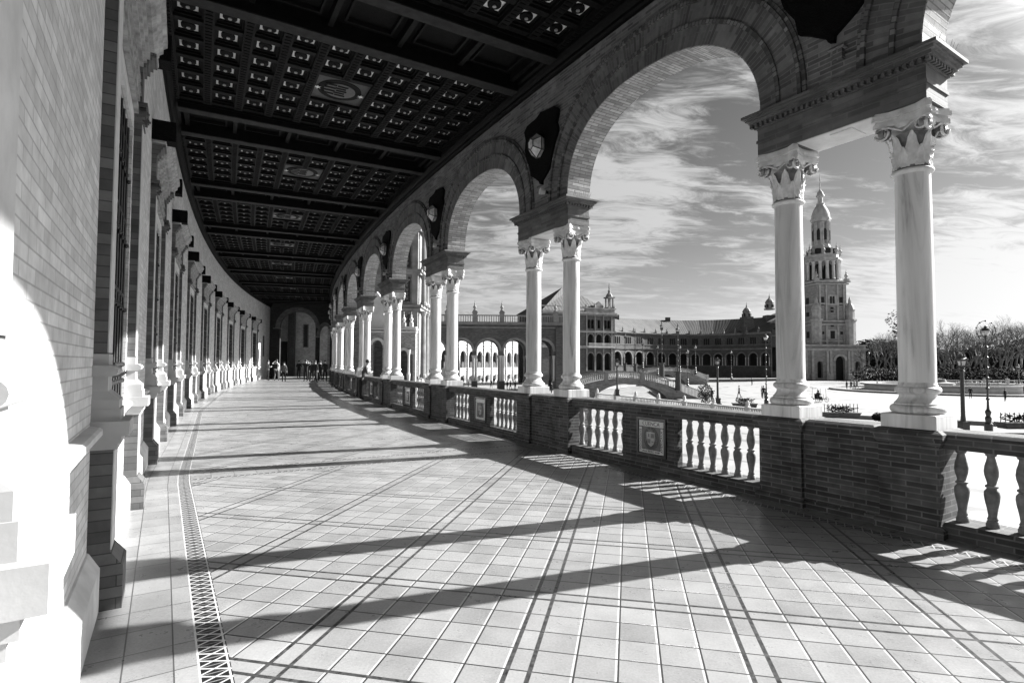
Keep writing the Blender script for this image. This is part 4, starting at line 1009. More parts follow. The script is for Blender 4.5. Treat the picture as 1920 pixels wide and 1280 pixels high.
for z, d in ((5.2, .3), (5.5, .2), (8.9, .3), (9.15, .2), (12.9, .5), (13.2, .7), (13.5, .4), (14.6, .25)): mb.box(-.2, x1+.5+d, -d, .0, z, z+.25)
for c in c3: archivolt(mb, c, .82, 3.3, .22, 0); archivolt(mb, c, .78, 7.8, .2, 0)
for x in (xa, xa+2.35, xa+4.7, x1-.5):
    mb.box(x-.2, x+.2, -.22, 0, -.2, 5.2); mb.box(x-.16, x+.16, -.2, 0, 5.75, 8.9); mb.box(x-.16, x+.16, -.2, 0, 9.4, 12.9)
mb.box(xa-.3, x1+.4, -.1, .3, 13.7, 14.6); mb.prism([(c3[1]-1.2, 14.8), (c3[1]+1.2, 14.8), (c3[1]+.7, 15.9), (c3[1], 16.4), (c3[1]-.7, 15.9)], 0, .4)
mb.build('stone_dressings', M['stone_far'], pav, fn=fn, org=po_)
mb = MB(); mb.box(xa+.1, x1-.1, -.95, -.85, 6.3, 6.4); mb.box(xa+.1, x1-.1, -1.0, 0, 5.35, 5.5); 
k = xa+.15
while k < x1-.1: mb.box(k, k+.1, -.95, -.87, 5.5, 6.3); k += .33
mb.build('balcony', M['white_far'], pav, fn=fn, org=po_)
mb = MB(); tx = x1-.5
mb.box(tx-.9, tx+.9, .0, 1.8, 14.6, 15.2)
for sx in (-.6, .6):
    for sy in (.3, 1.5): mb.box(tx+sx-.15, tx+sx+.15, sy-.15, sy+.15, 15.2, 17.4)
mb.box(tx-1, tx+1, -.1, 1.9, 17.4, 17.7); mb.lathe([(.95, 17.7), (.7, 18.3), (.3, 18.8), (.35, 19.2), (.12, 19.6), (.18, 19.9), (.03, 21.2)], 8, tx, .9)
for sx in (-.85, .85): finial_pts(mb, tx+sx, 0, 14.8, 1.3, .2)
for x in (xa, xa+2.35, xa+4.7): finial_pts(mb, x, 0, 14.8, 1.5, .25)
mb.build('turret', M['stone_far'], pav, fn=fn, org=po_)
mb = MB(); mb.add([(0-.5, -.3, 13.4), (x1+.5, -.3, 13.4), (x1+.5, 14, 13.4), (-.5, 14, 13.4), (x1*.42, 5, 20), (x1*.58, 7, 20)], [(0, 1, 5, 4), (1, 2, 5), (2, 3, 4, 5), (3, 0, 4)]); mb.build('roof', M['roof'], pav, fn=fn, org=po_)
# ---- low portico with wide arches in front of the canal head
PA = Vector(XY(776, 97)); PB = Vector(XY(1058, 99)); L_, fn = seg_fn(PA, PB); por = thing('brick_portico', 'low brick portico of wide round arches with a balustraded terrace', 'building', (0, 98, PZ)); qo = Vector((0, 98, PZ))
nb = 5; st_ = 4.86; ops = []; xo = L_-1.6-nb*st_
for k in range(nb): ops.append((xo+st_*(k+.5), 2.02, PZ-.1, 3.75))
for yy in (0, 5.2):
    mb = MB(); arched_front(mb, 0, L_, 3.0, 8.9, yy, yy+.7, [(a, b, 3.0, d) for a, b, c, d in ops], 16); mb.build('arcade_wall', M['brick_far'], por, fn=fn, org=qo)
    mb = MB()
    for k in range(nb+1):
        x = xo+st_*k
        for dx in (-.28, .28):
            mb.lathe([(.26, PZ+1.6), (.19, PZ+1.85), (.18, 2.3), (.30, 2.95), (.34, 3.0)], 10, x+dx*(.9), yy+.35)
    mb.builds('column', M['stone_far'] if yy else M['white_far'], por, fn=fn, org=qo)
    mb = MB()
    for k in range(nb+1): x = xo+st_*k; mb.box(x-.55, x+.55, yy-.1, yy+.8, PZ, PZ+1.6)
    mb.builds('pedestal', M['brick_far'], por, fn=fn, org=qo)
mb = MB()
for a, b, c, d in ops: archivolt(mb, a, b, d, .42, 0, .1, 16)
for z, d in ((7.9, .15), (8.5, .35), (8.7, .5)): mb.box(-.2, L_+.3, -d, 0, z, z+.2)
mb.box(-.2, L_+.3, -.45, 6.4, 8.92, 9.0); mb.box(0, L_, -.25, .1, 10.05, 10.25)
k = .2
while k < L_: mb.box(k, k+.13, -.14, -.02, 9.0, 10.05); k += .42
for k in range(nb+1):
    x = xo+st_*k; mb.box(x-.42, x+.42, -.35, .25, 9.0, 10.6); mb.frus(x, -.05, 10.6, 11.0, .55, .4, .3, .25); finial_pts(mb, x, -.05, 11.0, 1.9, .32)
mb.build('stone_dressings', M['stone_far'], por, fn=fn, org=qo)
mb = MB(); mb.box(L_-1.6, L_+.3, -.4, 6, PZ, 8.1); mb.box(0, xo-.6, .0, 6, PZ, 3.1); mb.builds('end_pier', M['brick_far'], por, fn=fn, org=qo)
mb = MB(); mb.box(0, L_, .7, 5.2, 6.6, 6.8); mb.build('ceiling', M['white_far'], por, fn=fn, org=qo)
# ---- sunlit curved facade seen through the portico
PA = Vector((-24, 113)); PB = Vector((15, 180))
# its front looks back over the plaza, towards the sun
L_ = (PB-PA).length; fa = thing('sunlit_facade', 'brilliant white sunlit arcade seen through the arches of the low portico', 'building', (PA.x, PA.y, PZ)); fo = Vector((PA.x, PA.y, PZ))
d = (PB-PA).normalized(); nrm = Vector((-d.y, d.x))
mb = MB()
for i in range(1): mb.add([(-3, -.5, 9.6), (L_+3, -.5, 9.6), (L_+3, 9, 15.8), (-3, 9, 15.8)], [(0, 1, 2, 3)])
mb.box(-3, L_+3, -.3, 9, 8.2, 9.5)
fn = lambda p: (PA.x+d.x*p[0]+nrm.x*p[1], PA.y+d.y*p[0]+nrm.y*p[1], p[2])
mb.build('roof', M['roof'], fa, fn=fn, org=fo)
fn = lambda p: (PA.x+d.x*p[0]+nrm.x*p[1], PA.y+d.y*p[0]+nrm.y*p[1], p[2])
mb = MB(); nb = 21; s_ = L_/nb; arched_front(mb, 0, L_, PZ, 8.2, 0, .5, [(s_*(k+.5), s_*.33, .4, 3.4) for k in range(nb)], 8); mb.build('arcade_wall', M['white_far'], fa, fn=fn, org=fo)
mb = MB(); mb.box(0, L_, 2.8, 2.9, PZ, 8); mb.box(-3, 0, 0, 9, PZ, 9); mb.build('back_wall', M['brick_far'], fa, fn=fn, org=fo)
mb = MB()
for z in (-.2, .3, 5.4, 6.2, 8.1): mb.box(0, L_, -.15, 0, z, z+.12)
for k in range(nb): archivolt(mb, s_*(k+.5), s_*.33, 3.4, .2, 0); mb.box(s_*k-.15, s_*k+.15, -.3, 0, PZ, 8)
mb.builds('moulding', M['white_far'], fa, fn=fn, org=fo)
mb = MB()
for k in range(nb): mb.box(s_*(k+.5)-.5, s_*(k+.5)+.5, -.6, -.2, PZ+.4, PZ+1.8)
mb.builds('tiled_bench', M['stone_far'], fa, fn=fn, org=fo)
# ---- tall central building on the left, seen through the farther arches
YB = 66
cb = thing('central_building', 'tall ornate brick building with carved pilasters, glimpsed through the farther arches', 'building', (-14, YB, PZ)); co = Vector((-14, YB, PZ))
XR = at(783, 640, YB).x
mb = MB(); mb.box(-26, XR, YB, YB+6.1, PZ, 34); mb.builds('brick_block', M['brick_mid'] if 'brick_mid' in M else M['brick_wall'], cb, org=co)
mb = MB()
for z, e in ((-.3, .2), (7.9, .35), (8.3, .5), (12.3, .3), (12.6, .5), (17.6, .3), (24, .5)): mb.box(-26, XR+e, YB-e, YB+6.1+e, z, z+.3)
for x in (XR-.35, XR-2.3):
    mb.box(x-.35, x+.35, YB-.25, YB, -.2, 7.9); mb.box(x-.35, x+.35, YB-.25, YB, 8.6, 12.3); mb.box(x-.35, x+.35, YB-.25, YB, 12.9, 24)
for y in (YB+.8, YB+3.2, YB+5.4):
    for z0, z1 in ((-.2, 7.9), (8.6, 12.3), (12.9, 17.6), (17.9, 24)): mb.lathe([(.42, z0), (.42, z0+.3), (.32, z0+.5), (.28, z1-.6), (.45, z1)], 10, XR+.55, y)
mb.build('stone_dressings', M['stone_far'], cb, org=co)
mb = MB()
for z0, z1 in ((3.0, 7.5), (9.0, 12.0), (13.2, 17.2), (18.2, 23)): mb.box(XR-1.75, XR-.95, YB-.06, YB, z0, z1); mb.box(XR-4.4, XR-3.7, YB-.06, YB, z0, z1)
mb.builds('carved_panel', M['tile_dark'], cb, org=co)
mb = MB()
for z0, z1 in ((3.0, 7.5), (9.0, 12.0), (13.2, 17.2), (18.2, 23)):
    z = z0+.25
    while z < z1-.2:
        for xx in (XR-1.35, XR-4.05): mb.lathe([(.02, z), (.16, z+.12), (.05, z+.2), (.2, z+.3), (.02, z+.42)], 5, xx, YB-.07)
        z += .5
mb.builds('panel_ornament', M['stone_far'], cb, org=co)
# white ornate doorway wing in front of it
YW = 61.5; x0 = at(690, 640, YW).x; x1 = at(779, 640, YW).x
wg = thing('ornate_doorway', 'white carved stone doorway with arches and urns before the tall brick building', 'doorway', ((x0+x1)/2, YW, PZ)); wo = Vector(((x0+x1)/2, YW, PZ))
mb = MB(); xx = [at(p, 640, YW).x for p in (708, 733, 757, 770)]
arched_front(mb, x0, x1, PZ, 5.0, YW, YW+.8, [(xx[0], .55, PZ+.4, 3.6), (xx[1], .5, PZ+.4, 2.9), (xx[2], .42, PZ+.4, 2.6), (xx[3], .26, PZ+.4, 2.4)]); mb.build('arched_wall', M['brick_arch'], wg, org=wo)
mb = MB()
for x, h, z in ((xx[0], .55, 3.6), (xx[1], .5, 2.9), (xx[2], .42, 2.6)): archivolt(mb, x, h, z, .28, YW, .25)
for x in (xx[0]-.95, xx[0]+.95, xx[1]+.8, xx[2]+.62): mb.lathe([(.2, PZ+.5), (.22, PZ+1.2), (.13, PZ+1.5), (.17, -.2), (.22, .3), (.14, .6), (.12, 2.4), (.2, 2.8), (.24, 3.1)], 8, x, YW-.25)
for z, e in ((5.0, .4), (5.3, .6), (5.5, .3)): mb.box(x0, x1+e*.3, YW-e, YW+.8, z, z+.16)
mb.prism([(xx[0]-1.2, 5.66), (xx[0]+1.0, 5.66), (xx[0]+.7, 7.1), (xx[0]+.9, 8.2), (xx[0]-.1, 9.6), (xx[0]-1.1, 8.2), (xx[0]-.9, 7.1)], YW-.2, YW+.5)
for k, (px, z) in enumerate(((733, 5.6), (757, 5.6), (771, 5.6))): x = at(px, 640, YW).x; mb.box(x-.2, x+.2, YW-.2, YW+.2, z, z+.5); finial_pts(mb, x, YW, z+.5, 1.3, .22)
mb.build('carved_order', M['white_far'], wg, org=wo)
mb = MB(); mb.box(x0, x1, YW+1.2, YW+1.3, PZ, 5); mb.build('inner_wall', M['brick_far'], wg, org=wo)
# ---- south tower
YT = 178
def tz(y): return at(1548, y, YT).z
TX = at(1542, 600, YT).x
def fnT(p, c=cos(radians(3)), s_=sin(radians(3))): x, y = p[0]-TX, p[1]-YT; return (TX+x*c-y*s_, YT+x*s_+y*c, p[2])
tw = thing('tall_tower', 'tall baroque brick tower with tiers of white columns and a domed spire beyond the plaza', 'tower', (TX, YT, PZ)); to = Vector((TX, YT, PZ))
def px2(n): return n*YT/F
def octa(mb, r, z0, z1, cx=TX, cy=YT+7, n=8, r2=None): mb.lathe([(r, z0), (r2 or r, z1)], n, cx, cy, ph=pi/n)
TY = YT
mb = MB(); b = px2(28.3)
z = [tz(y) for y in (648, 612, 536)]
mb.frus(TX, TY, PZ, tz(606), b, b, b, b); mb.frus(TX, TY, tz(606), tz(536), px2(28.3), px2(28.3), px2(28), px2(28)); mb.build('shaft', M['brick_tower'], tw, fn=fnT, org=to)
mb = MB()
for y, e in ((640, 2), (610, 3.5), (604, 5), (572, 1), (536, 3), (532, 5)): h = px2(28.3+e); mb.frus(TX, TY, tz(y+1.5), tz(y-1), h, h, h, h)
for sx in (-1, 1):      # corner turrets
    pass
for sx, sy in ((-1, -1), (1, -1), (1, 1), (-1, 1)):
    x = TX+sx*b*1.12; mb.lathe([(px2(9), PZ), (px2(9), tz(606)), (px2(11), tz(604)), (px2(11), tz(601)), (px2(7.5), tz(601)), (px2(7.5), tz(586)), (px2(9), tz(584)), (px2(7), tz(578)), (px2(3), tz(572)), (px2(2.6), tz(566)), (px2(.4), tz(560))], 8, x, YT+sy*b*1.12)
for x in (-.80, -.38, .38, .80): mb.box(TX+b*x-.3, TX+b*x+.3, TY-b-.25, TY-b, PZ, tz(612)); h = px2(28.3); mb.box(TX+h*x-.25, TX+h*x+.25, TY-h-.3, TY-h, tz(603), tz(538))
for y in (590, 628): mb.box(TX-1.5, TX+1.5, TY-b-.2, TY-b+.3, tz(y+9), tz(y-9)) if y == 628 else None
h = px2(28.3); mb.box(TX-1.5, TX+1.5, TY-h-.3, TY-h+.2, tz(575), tz(556)); 
for sx in (-1, 1): mb.frus(TX+sx*h, TY-h, tz(532), tz(527), .7, .7, .6, .6); finial_pts(mb, TX+sx*h, TY-h, tz(527), 3.2, .6)
mb.build('stone_dressings', M['stone_tower'], tw, fn=fnT, org=to)
mb = MB()
for q in (-.45, .45): mb.box(TX+q-.32, TX+q+.32, TY-h-.36, TY-h-.3, tz(572), tz(559))
for q in (-b-.36,): mb.box(TX+b*.0-.01, TX+.01, TY+q, TY+q+.02, tz(600), tz(599))
for yy, hh in ((566, 7), (590, 4), (628, 6)): mb.box(TX-b-.05, TX-b+.02, TY-.8, TY+.8, tz(yy+hh), tz(yy-hh))
mb.box(TX-.02, TX+.02, TY-h-.34, TY-h-.3, tz(572), tz(560)); mb.box(TX-.7, TX+.7, TY-b-.28, TY-b-.1, tz(636), tz(622)); 
for y in (612, 586, 580): mb.box(TX-.4, TX+.4, TY-b-.3 if y > 600 else TY-h-.3, TY-h, tz(y+2), tz(y-1))
for sx in (-1, 1): mb.box(TX+sx*b*.62-.4, TX+sx*b*.62+.4, TY-b-.1, TY-b+.1, tz(628), tz(623)); mb.box(TX+sx*h*.62-.5, TX+sx*h*.62+.5, TY-h-.1, TY-h+.1, tz(575), tz(560))
mb.builds('window', M['dark_void'], tw, fn=fnT, org=to)
# open belfry of white columns
mb = MB(); r = px2(31); octa(mb, r, tz(531), tz(528), cy=TY, r2=r); octa(mb, px2(21), tz(529), tz(493), cy=TY); octa(mb, r*1.02, tz(494), tz(491), cy=TY); octa(mb, r*1.1, tz(491), tz(488), cy=TY); octa(mb, r*.98, tz(488), tz(481), cy=TY)
octa(mb, px2(23), tz(481), tz(470), cy=TY, r2=px2(19)); octa(mb, px2(19), tz(470), tz(462), cy=TY, r2=px2(15)); octa(mb, px2(15), tz(462), tz(459), cy=TY); octa(mb, px2(13), tz(459), tz(417), cy=TY); octa(mb, px2(16), tz(417), tz(413), cy=TY, r2=px2(18)); octa(mb, px2(18), tz(413), tz(411), cy=TY)
for k in range(8):
    a = 2*pi*k/8+pi/8; finial_pts(mb, TX+cos(a)*r, TY+sin(a)*r, tz(482), 4.0, .6); mb.box(TX+cos(a)*px2(19)-.5, TX+cos(a)*px2(19)+.5, TY+sin(a)*px2(19)-.5, TY+sin(a)*px2(19)+.5, tz(481), tz(468))
    for q in (-.12, .12):
        mb.lathe([(.35, tz(459)), (.35, tz(419))], 6, TX+cos(a+q)*px2(14), TY+sin(a+q)*px2(14))
mb.builds('upper_tiers', M['stone_tower'], tw, org=to)
mb = MB()
for k in range(16): a = 2*pi*(k+.5)/16; mb.lathe([(.62, tz(527)), (.5, tz(525)), (.45, tz(497)), (.68, tz(494))], 8, TX+cos(a)*px2(29), TY+sin(a)*px2(29))
mb.builds('white_column', M['white_far'], tw, org=to)
mb = MB()
for k in range(8):
    a = 2*pi*k/8; x, y = TX+cos(a)*px2(20), TY+sin(a)*px2(20); mb.lathe([(1.7, tz(526)), (1.3, tz(503)), (.6, tz(498))], 8, x, y); x, y = TX+cos(a)*px2(11.9), TY+sin(a)*px2(11.9); mb.lathe([(.75, tz(452)), (.75, tz(435)), (.3, tz(431))], 8, x, y); x, y = TX+cos(a)*px2(18.5), TY+sin(a)*px2(18.5); mb.box(x-.8, x+.8, y-.8, y+.8, tz(478), tz(469))
mb.builds('dark_opening', M['dark_void'], tw, org=to)
mb = MB(); D = [(16, 411), (15.5, 405), (14, 399), (11.5, 393), (8.5, 388), (6, 384)]; mb.lathe([(px2(r), tz(y)) for r, y in D], 20, TX, TY)
mb.lathe([(px2(r), tz(y)) for r, y in ((7, 384), (7, 382), (4.5, 381), (4.2, 371), (7.5, 369), (7.2, 367), (5.5, 364), (5, 361), (2.5, 358), (1.0, 355), (.9, 352), (1.5, 351), (.8, 349), (.5, 340), (1.1, 339), (.2, 326))], 10, TX, TY)
mb.build('dome', M['stone_tower'], tw, org=to, smooth=50)
# ---- gate block at the foot of the tower
gx0, gx1 = at(1500, 700, YT-9).x, at(1624, 700, YT-9).x; YG = YT-9; gc = at(1576, 700, YG).x
gt = thing('gate_block', 'low brick gate building with a tall round doorway at the foot of the tower', 'building', (gc, YG, PZ)); go = Vector((gc, YG, PZ))
topz = at(1576, 647, YG).z; hw = 8.6*YG/F
mb = MB(); arched_front(mb, gx0, gx1, PZ, topz, YG, YG+1, [(gc, hw, PZ-.2, at(1576, 676, YG).z)]+[(at(p, 700, YG).x, 5*YG/F, PZ+.6, at(1576, 682, YG).z) for p in (1538, 1609)], 14)
mb.box(gx0, gx1, YG+1, YG+6, topz-.5, topz); mb.build('walls', M['brick_tower'] if 'brick_tower' in M else M['brick_far'], gt, org=go)
mb = MB(); mb.box(gx0, gx1, YG+1.5, YG+1.6, PZ, topz-1); mb.build('dark_openings', M['dark_void'], gt, org=go)
mb = MB(); archivolt(mb, gc, hw, at(1576, 676, YG).z, .7, YG, .2, 14)
for y, e in ((656, .3), (654, .6), (647, .3)): zz_ = at(1576, y, YG).z; mb.box(gx0, gx1+e, YG-e, YG, zz_-.25, zz_+.15)
for p in (1512, 1524, 1552, 1558, 1592, 1598, 1619): x = at(p, 700, YG).x; mb.box(x-.35, x+.35, YG-.3, YG, PZ, at(1576, 657, YG).z); mb.box(x-.5, x+.5, YG-.5, YG, PZ, PZ+2)
mb.build('stone_dressings', M['stone_tower'], gt, org=go)
# ---- two small domed turrets left of the column
for px, top, lab in ((1400, 566, 'small spiked domed turret on the skyline, left one of two beside the long roof'), (1443, 549, 'small spiked domed turret on the skyline, right one of two near the marble column')):
    Y = 204; c = at(px, 600, Y); k = Y/F; zt = at(px, top, Y).z
    t = thing('domed_turret', lab, 'turret', (c.x, Y, 0), 0, 'domed turrets on the skyline'); mb = MB(); s_ = (600-top)/36
    mb.frus(0, 0, 12, zt-30*k*s_, 11*k, 11*k, 9*k, 9*k); mb.build('base', M['brick_far'], t)
    mb = MB(); mb.lathe([(9.5*k, zt-32*k), (10*k, zt-30*k), (7*k, zt-29.5*k), (7*k, zt-20*k), (8*k, zt-19*k), (6.6*k, zt-15.5*k), (4*k, zt-12*k), (1.6*k, zt-10.5*k), (1.4*k, zt-8*k), (.5*k, zt-5*k), (.1*k, zt)], 10); mb.build('dome', M['stone_far'], t)
    mb = MB(); 
    for a in range(5): mb.box(cos(a*pi/2.5)*7*k-.25, cos(a*pi/2.5)*7*k+.25, sin(a*pi/2.5)*7*k-.25, sin(a*pi/2.5)*7*k+.25, zt-28*k, zt-22*k)
    mb.builds('opening', M['dark_void'], t)
eb = thing('end_pavilion', 'brick end pavilion with round windows joining the arcaded wing to the tower', 'building', (*XY(1470, 186), PZ)); eo = Vector((*XY(1470, 186), PZ))
mb = MB(); xa_, xb_ = at(1447, 650, 197).x, at(1530, 650, 197).x; mb.box(xa_, xb_, 197, 212, PZ, at(1440, 604, 197).z); mb.build('walls', M['brick_far'], eb, org=eo)
mb = MB(); zt = at(1440, 604, 197).z; mb.box(xa_-.4, xb_, 196.5, 197, zt-.3, zt+.3); mb.box(xa_-.3, xb_, 196.7, 197, zt-5, zt-4.7); mb.prism([(xa_, zt+.3), (xb_, zt+.3), ((xa_+xb_)/2, zt+4.5)], 197.2, 212); mb.build('stone_dressings', M['stone_far'], eb, org=eo)
mb = MB(); 
for p in (1452, 1462): x = at(p, 610, 197).x; mb.prism([(x+.7*cos(2*pi*j/12), zt-2+.7*sin(2*pi*j/12)) for j in range(12)], 196.95, 197.05)
mb.builds('round_window', M['dark_void'], eb, org=eo)
# ------------------------------------------------------------------ bridges
def make_bridge(name, label, xl, xr, Y, depth, zdeck0, zcrown, par, xa, xb, arch_top, tail=None):
    # deck profile from xl to xr, arch opening xa..xb
    t = thing('canal_bridge', label, 'bridge', ((xl+xr)/2, Y, PZ), 0, 'arched canal bridges'); o = Vector(((xl+xr)/2, Y, PZ)); n = 28
    xm = (xl+xr)/2; hw = (xr-xl)/2
    def deck(x): q = (x-xm)/hw; return zdeck0+(zcrown-zdeck0)*(1-q*q)
    def under(x):
        q = (x-(xa+xb)/2)/((xb-xa)/2)
        return PZ-1.3+(arch_top-PZ+1.3)*sqrt(max(0, 1-q*q)) if abs(q) < 1 else PZ-1.3
    mb = MB(); xs = sorted(set([lerp(xl, xr, i/n) for i in range(n+1)]+[lerp(xa, xb, i/16) for i in range(17)]))
    for a, b in zip(xs[:-1], xs[1:]):
        ua, ub = under(a), under(b)
        mb.add([(a, Y, ua), (b, Y, ub), (b, Y, deck(b)), (a, Y, deck(a)), (a, Y+depth, ua), (b, Y+depth, ub), (b, Y+depth, deck(b)), (a, Y+depth, deck(a))], [(0, 1, 2, 3), (4, 7, 6, 5), (3, 2, 6, 7), (0, 4, 5, 1)])
    mb.build('span', M['brick_bridge'], t, org=o)
    for y in (Y-.12, Y+depth-.12):
        mb = MB()
        for a, b in zip(xs[:-1], xs[1:]):
            for z, h_ in ((0, .16), (par-.14, .14)):
                za, zb = deck(a)+z, deck(b)+z; mb.add([(a, y, za), (b, y, zb), (b, y, zb+h_), (a, y, za+h_), (a, y+.26, za), (b, y+.26, zb), (b, y+.26, zb+h_), (a, y+.26, za+h_)], [(0, 1, 2, 3), (4, 7, 6, 5), (3, 2, 6, 7), (0, 4, 5, 1)])
        for x in (xl, lerp(xl, xr, .33), lerp(xl, xr, .66), xr): mb.box(x-.28, x+.28, y-.08, y+.34, deck(x)-.3, deck(x)+par+.12)
        mb.build('parapet_frame', M['stone_far'], t, org=o)
        mb = MB(); x = xl+.1
        while x < xr-.1:
            mb.lathe([(.05, deck(x)+.1), (.085, deck(x)+par*.35), (.04, deck(x)+par*.55), (.08, deck(x)+par*.75), (.05, deck(x)+par-.1)], 6, x, y+.13); x += .30
        mb.build('parapet_balusters', M['white_far'], t, org=o)
    if tail:
        xe, ze = tail; mb = MB(); zt0 = deck(xr); m_ = 10
        for i in range(m_):
            a, b = lerp(xr, xe, i/m_), lerp(xr, xe, (i+1)/m_); za, zb = lerp(zt0, ze, i/m_), lerp(zt0, ze, (i+1)/m_)
            mb.add([(a, Y, PZ), (b, Y, PZ), (b, Y, zb), (a, Y, za), (a, Y+depth, PZ), (b, Y+depth, PZ), (b, Y+depth, zb), (a, Y+depth, za)], [(0, 1, 2, 3), (3, 2, 6, 7), (4, 7, 6, 5)])
        mb.build('ramp', M['brick_bridge'], t, org=o)
        mb = MB()
        for i in range(m_*2):
            a, b = lerp(xr, xe, i/m_/2), lerp(xr, xe, (i+1)/m_/2); za, zb = lerp(zt0, ze, i/m_/2), lerp(zt0, ze, (i+1)/m_/2)
            mb.add([(a, Y-.1, za+par-.14), (b, Y-.1, zb+par-.14), (b, Y-.1, zb+par), (a, Y-.1, za+par), (a, Y+.12, za+par-.14), (b, Y+.12, zb+par-.14), (b, Y+.12, zb+par), (a, Y+.12, za+par)], [(0, 1, 2, 3), (3, 2, 6, 7), (4, 7, 6, 5), (0, 4, 5, 1)])
            mb.box(a-.05, a+.05, Y-.08, Y+.08, za, za+par-.14)
        mb.box(xe-.25, xe+.25, Y-.2, Y+.2, ze-.2, ze+par+.1)
        mb.build('ramp_parapet', M['white_far'], t, org=o)
    return deck
M['brick_bridge'] = brick('bridge_brick', .20, .34, .26, bw=.6, bh=.16, ms=.012, grime=.3, gs=.4)
def X_(px, Y): return at(px, 680, Y).x
def Z_(px, py, Y): return at(px, py, Y).z
YBR = 76
dk = make_bridge('b', 'near arched canal bridge with pale balustraded parapet and brick flanks', X_(1070, YBR), X_(1272, YBR), YBR, 6, Z_(1270, 732, YBR), Z_(1170, 711, YBR), 1.12, X_(1107, YBR), X_(1257, YBR), Z_(1180, 719, YBR), (X_(1325, YBR), Z_(1325, 752, YBR)))
make_bridge('b', 'smaller arched canal bridge farther off, in front of the long arcaded wing', X_(1205, 128), X_(1300, 128), 128, 5, Z_(1290, 702, 128), Z_(1255, 697, 128), 1.1, X_(1222, 128), X_(1288, 128), Z_(1250, 702, 128), (X_(1326, 128), Z_(1326, 712, 128)))
# ---- pale balustrade along the near canal bank
P, Q = Vector((10.9, 70)), Vector((22.3, 44.5)); L_, fn = seg_fn(P, Q)
t = thing('canal_balustrade', 'pale stone balustrade with urn topped posts along the near bank of the canal', 'balustrade', (P.x, P.y, PZ)); o = Vector((P.x, P.y, PZ))
mb = MB(); mb.box(0, L_, -.12, .12, PZ, PZ+.18); mb.box(0, L_, -.13, .13, PZ+.92, PZ+1.05)
x = 0
while x <= L_+.1: mb.box(x-.18, x+.18, -.2, .2, PZ, PZ+1.15); mb.lathe([(.10, PZ+1.15), (.19, PZ+1.27), (.13, PZ+1.4), (.16, PZ+1.5), (.04, PZ+1.66)], 8, x, 0); x += L_/7
mb.build('rails_and_posts', M['white_far'], t, fn=fn, org=o)
mb = MB(); x = .3
while x < L_: mb.lathe([(.05, PZ+.18), (.075, PZ+.4), (.035, PZ+.6), (.07, PZ+.78), (.04, PZ+.92)], 6, x, 0); x += .26
mb.build('balusters', M['white_far'], t, fn=fn, org=o)
# ------------------------------------------------------------------ street lamps
def lantern_post(h, label, px, Y, zb=PZ, thick=1.0, group='lantern posts on the plaza'):
    x = X_(px, Y); t = thing('street_lamp', label, 'street lamp', (x, Y, zb), 0, group)
    mb = MB(); w = thick
    mb.frus(0, 0, 0, .12, .34*w, .34*w, .34*w, .34*w); mb.frus(0, 0, .12, .62, .25*w, .25*w, .25*w, .25*w); mb.frus(0, 0, .62, .74, .29*w, .29*w, .27*w, .27*w); mb.build('pedestal', M['iron_post'], t)
    mb = MB(); mb.lathe([(.17*w, .74), (.13*w, 1.2), (.115*w, h-1.25), (.17*w, h-1.22), (.12*w, h-1.12), (.16*w, h-1.0), (.06, h-.92)], 10); mb.build('shaft', M['iron_post'], t, smooth=40)
    mb = MB()
    for s1, s2 in ((-1, -1), (1, -1), (1, 1), (-1, 1)): mb.tube([(s1*.15, s2*.15, h-.90), (s1*.24, s2*.24, h-.38)], .036, 4)
    mb.frus(0, 0, h-.94, h-.89, .18, .18, .17, .17); mb.frus(0, 0, h-.48, h-.34, .245, .245, .31, .31); mb.frus(0, 0, h-.90, h-.82, .17, .17, .175, .175); mb.frus(0, 0, h-.34, h-.20, .30, .30, .15, .15); mb.frus(0, 0, h-.20, h-.12, .17, .17, .17, .17)
    for a in range(6): mb.tube([(.13*cos(a*pi/3), .13*sin(a*pi/3), h-.12), (.17*cos(a*pi/3), .17*sin(a*pi/3), h-.02)], .03, 4)
    mb.sphere((0, 0, h-.08), .09, 8)
    ln = mb.build('lantern', M['iron_post'], t)
    mb = MB(); mb.frus(0, 0, h-.84, h-.46, .125, .125, .185, .185); mb.build('glass', M['lamp_glass'], ln)
    return t
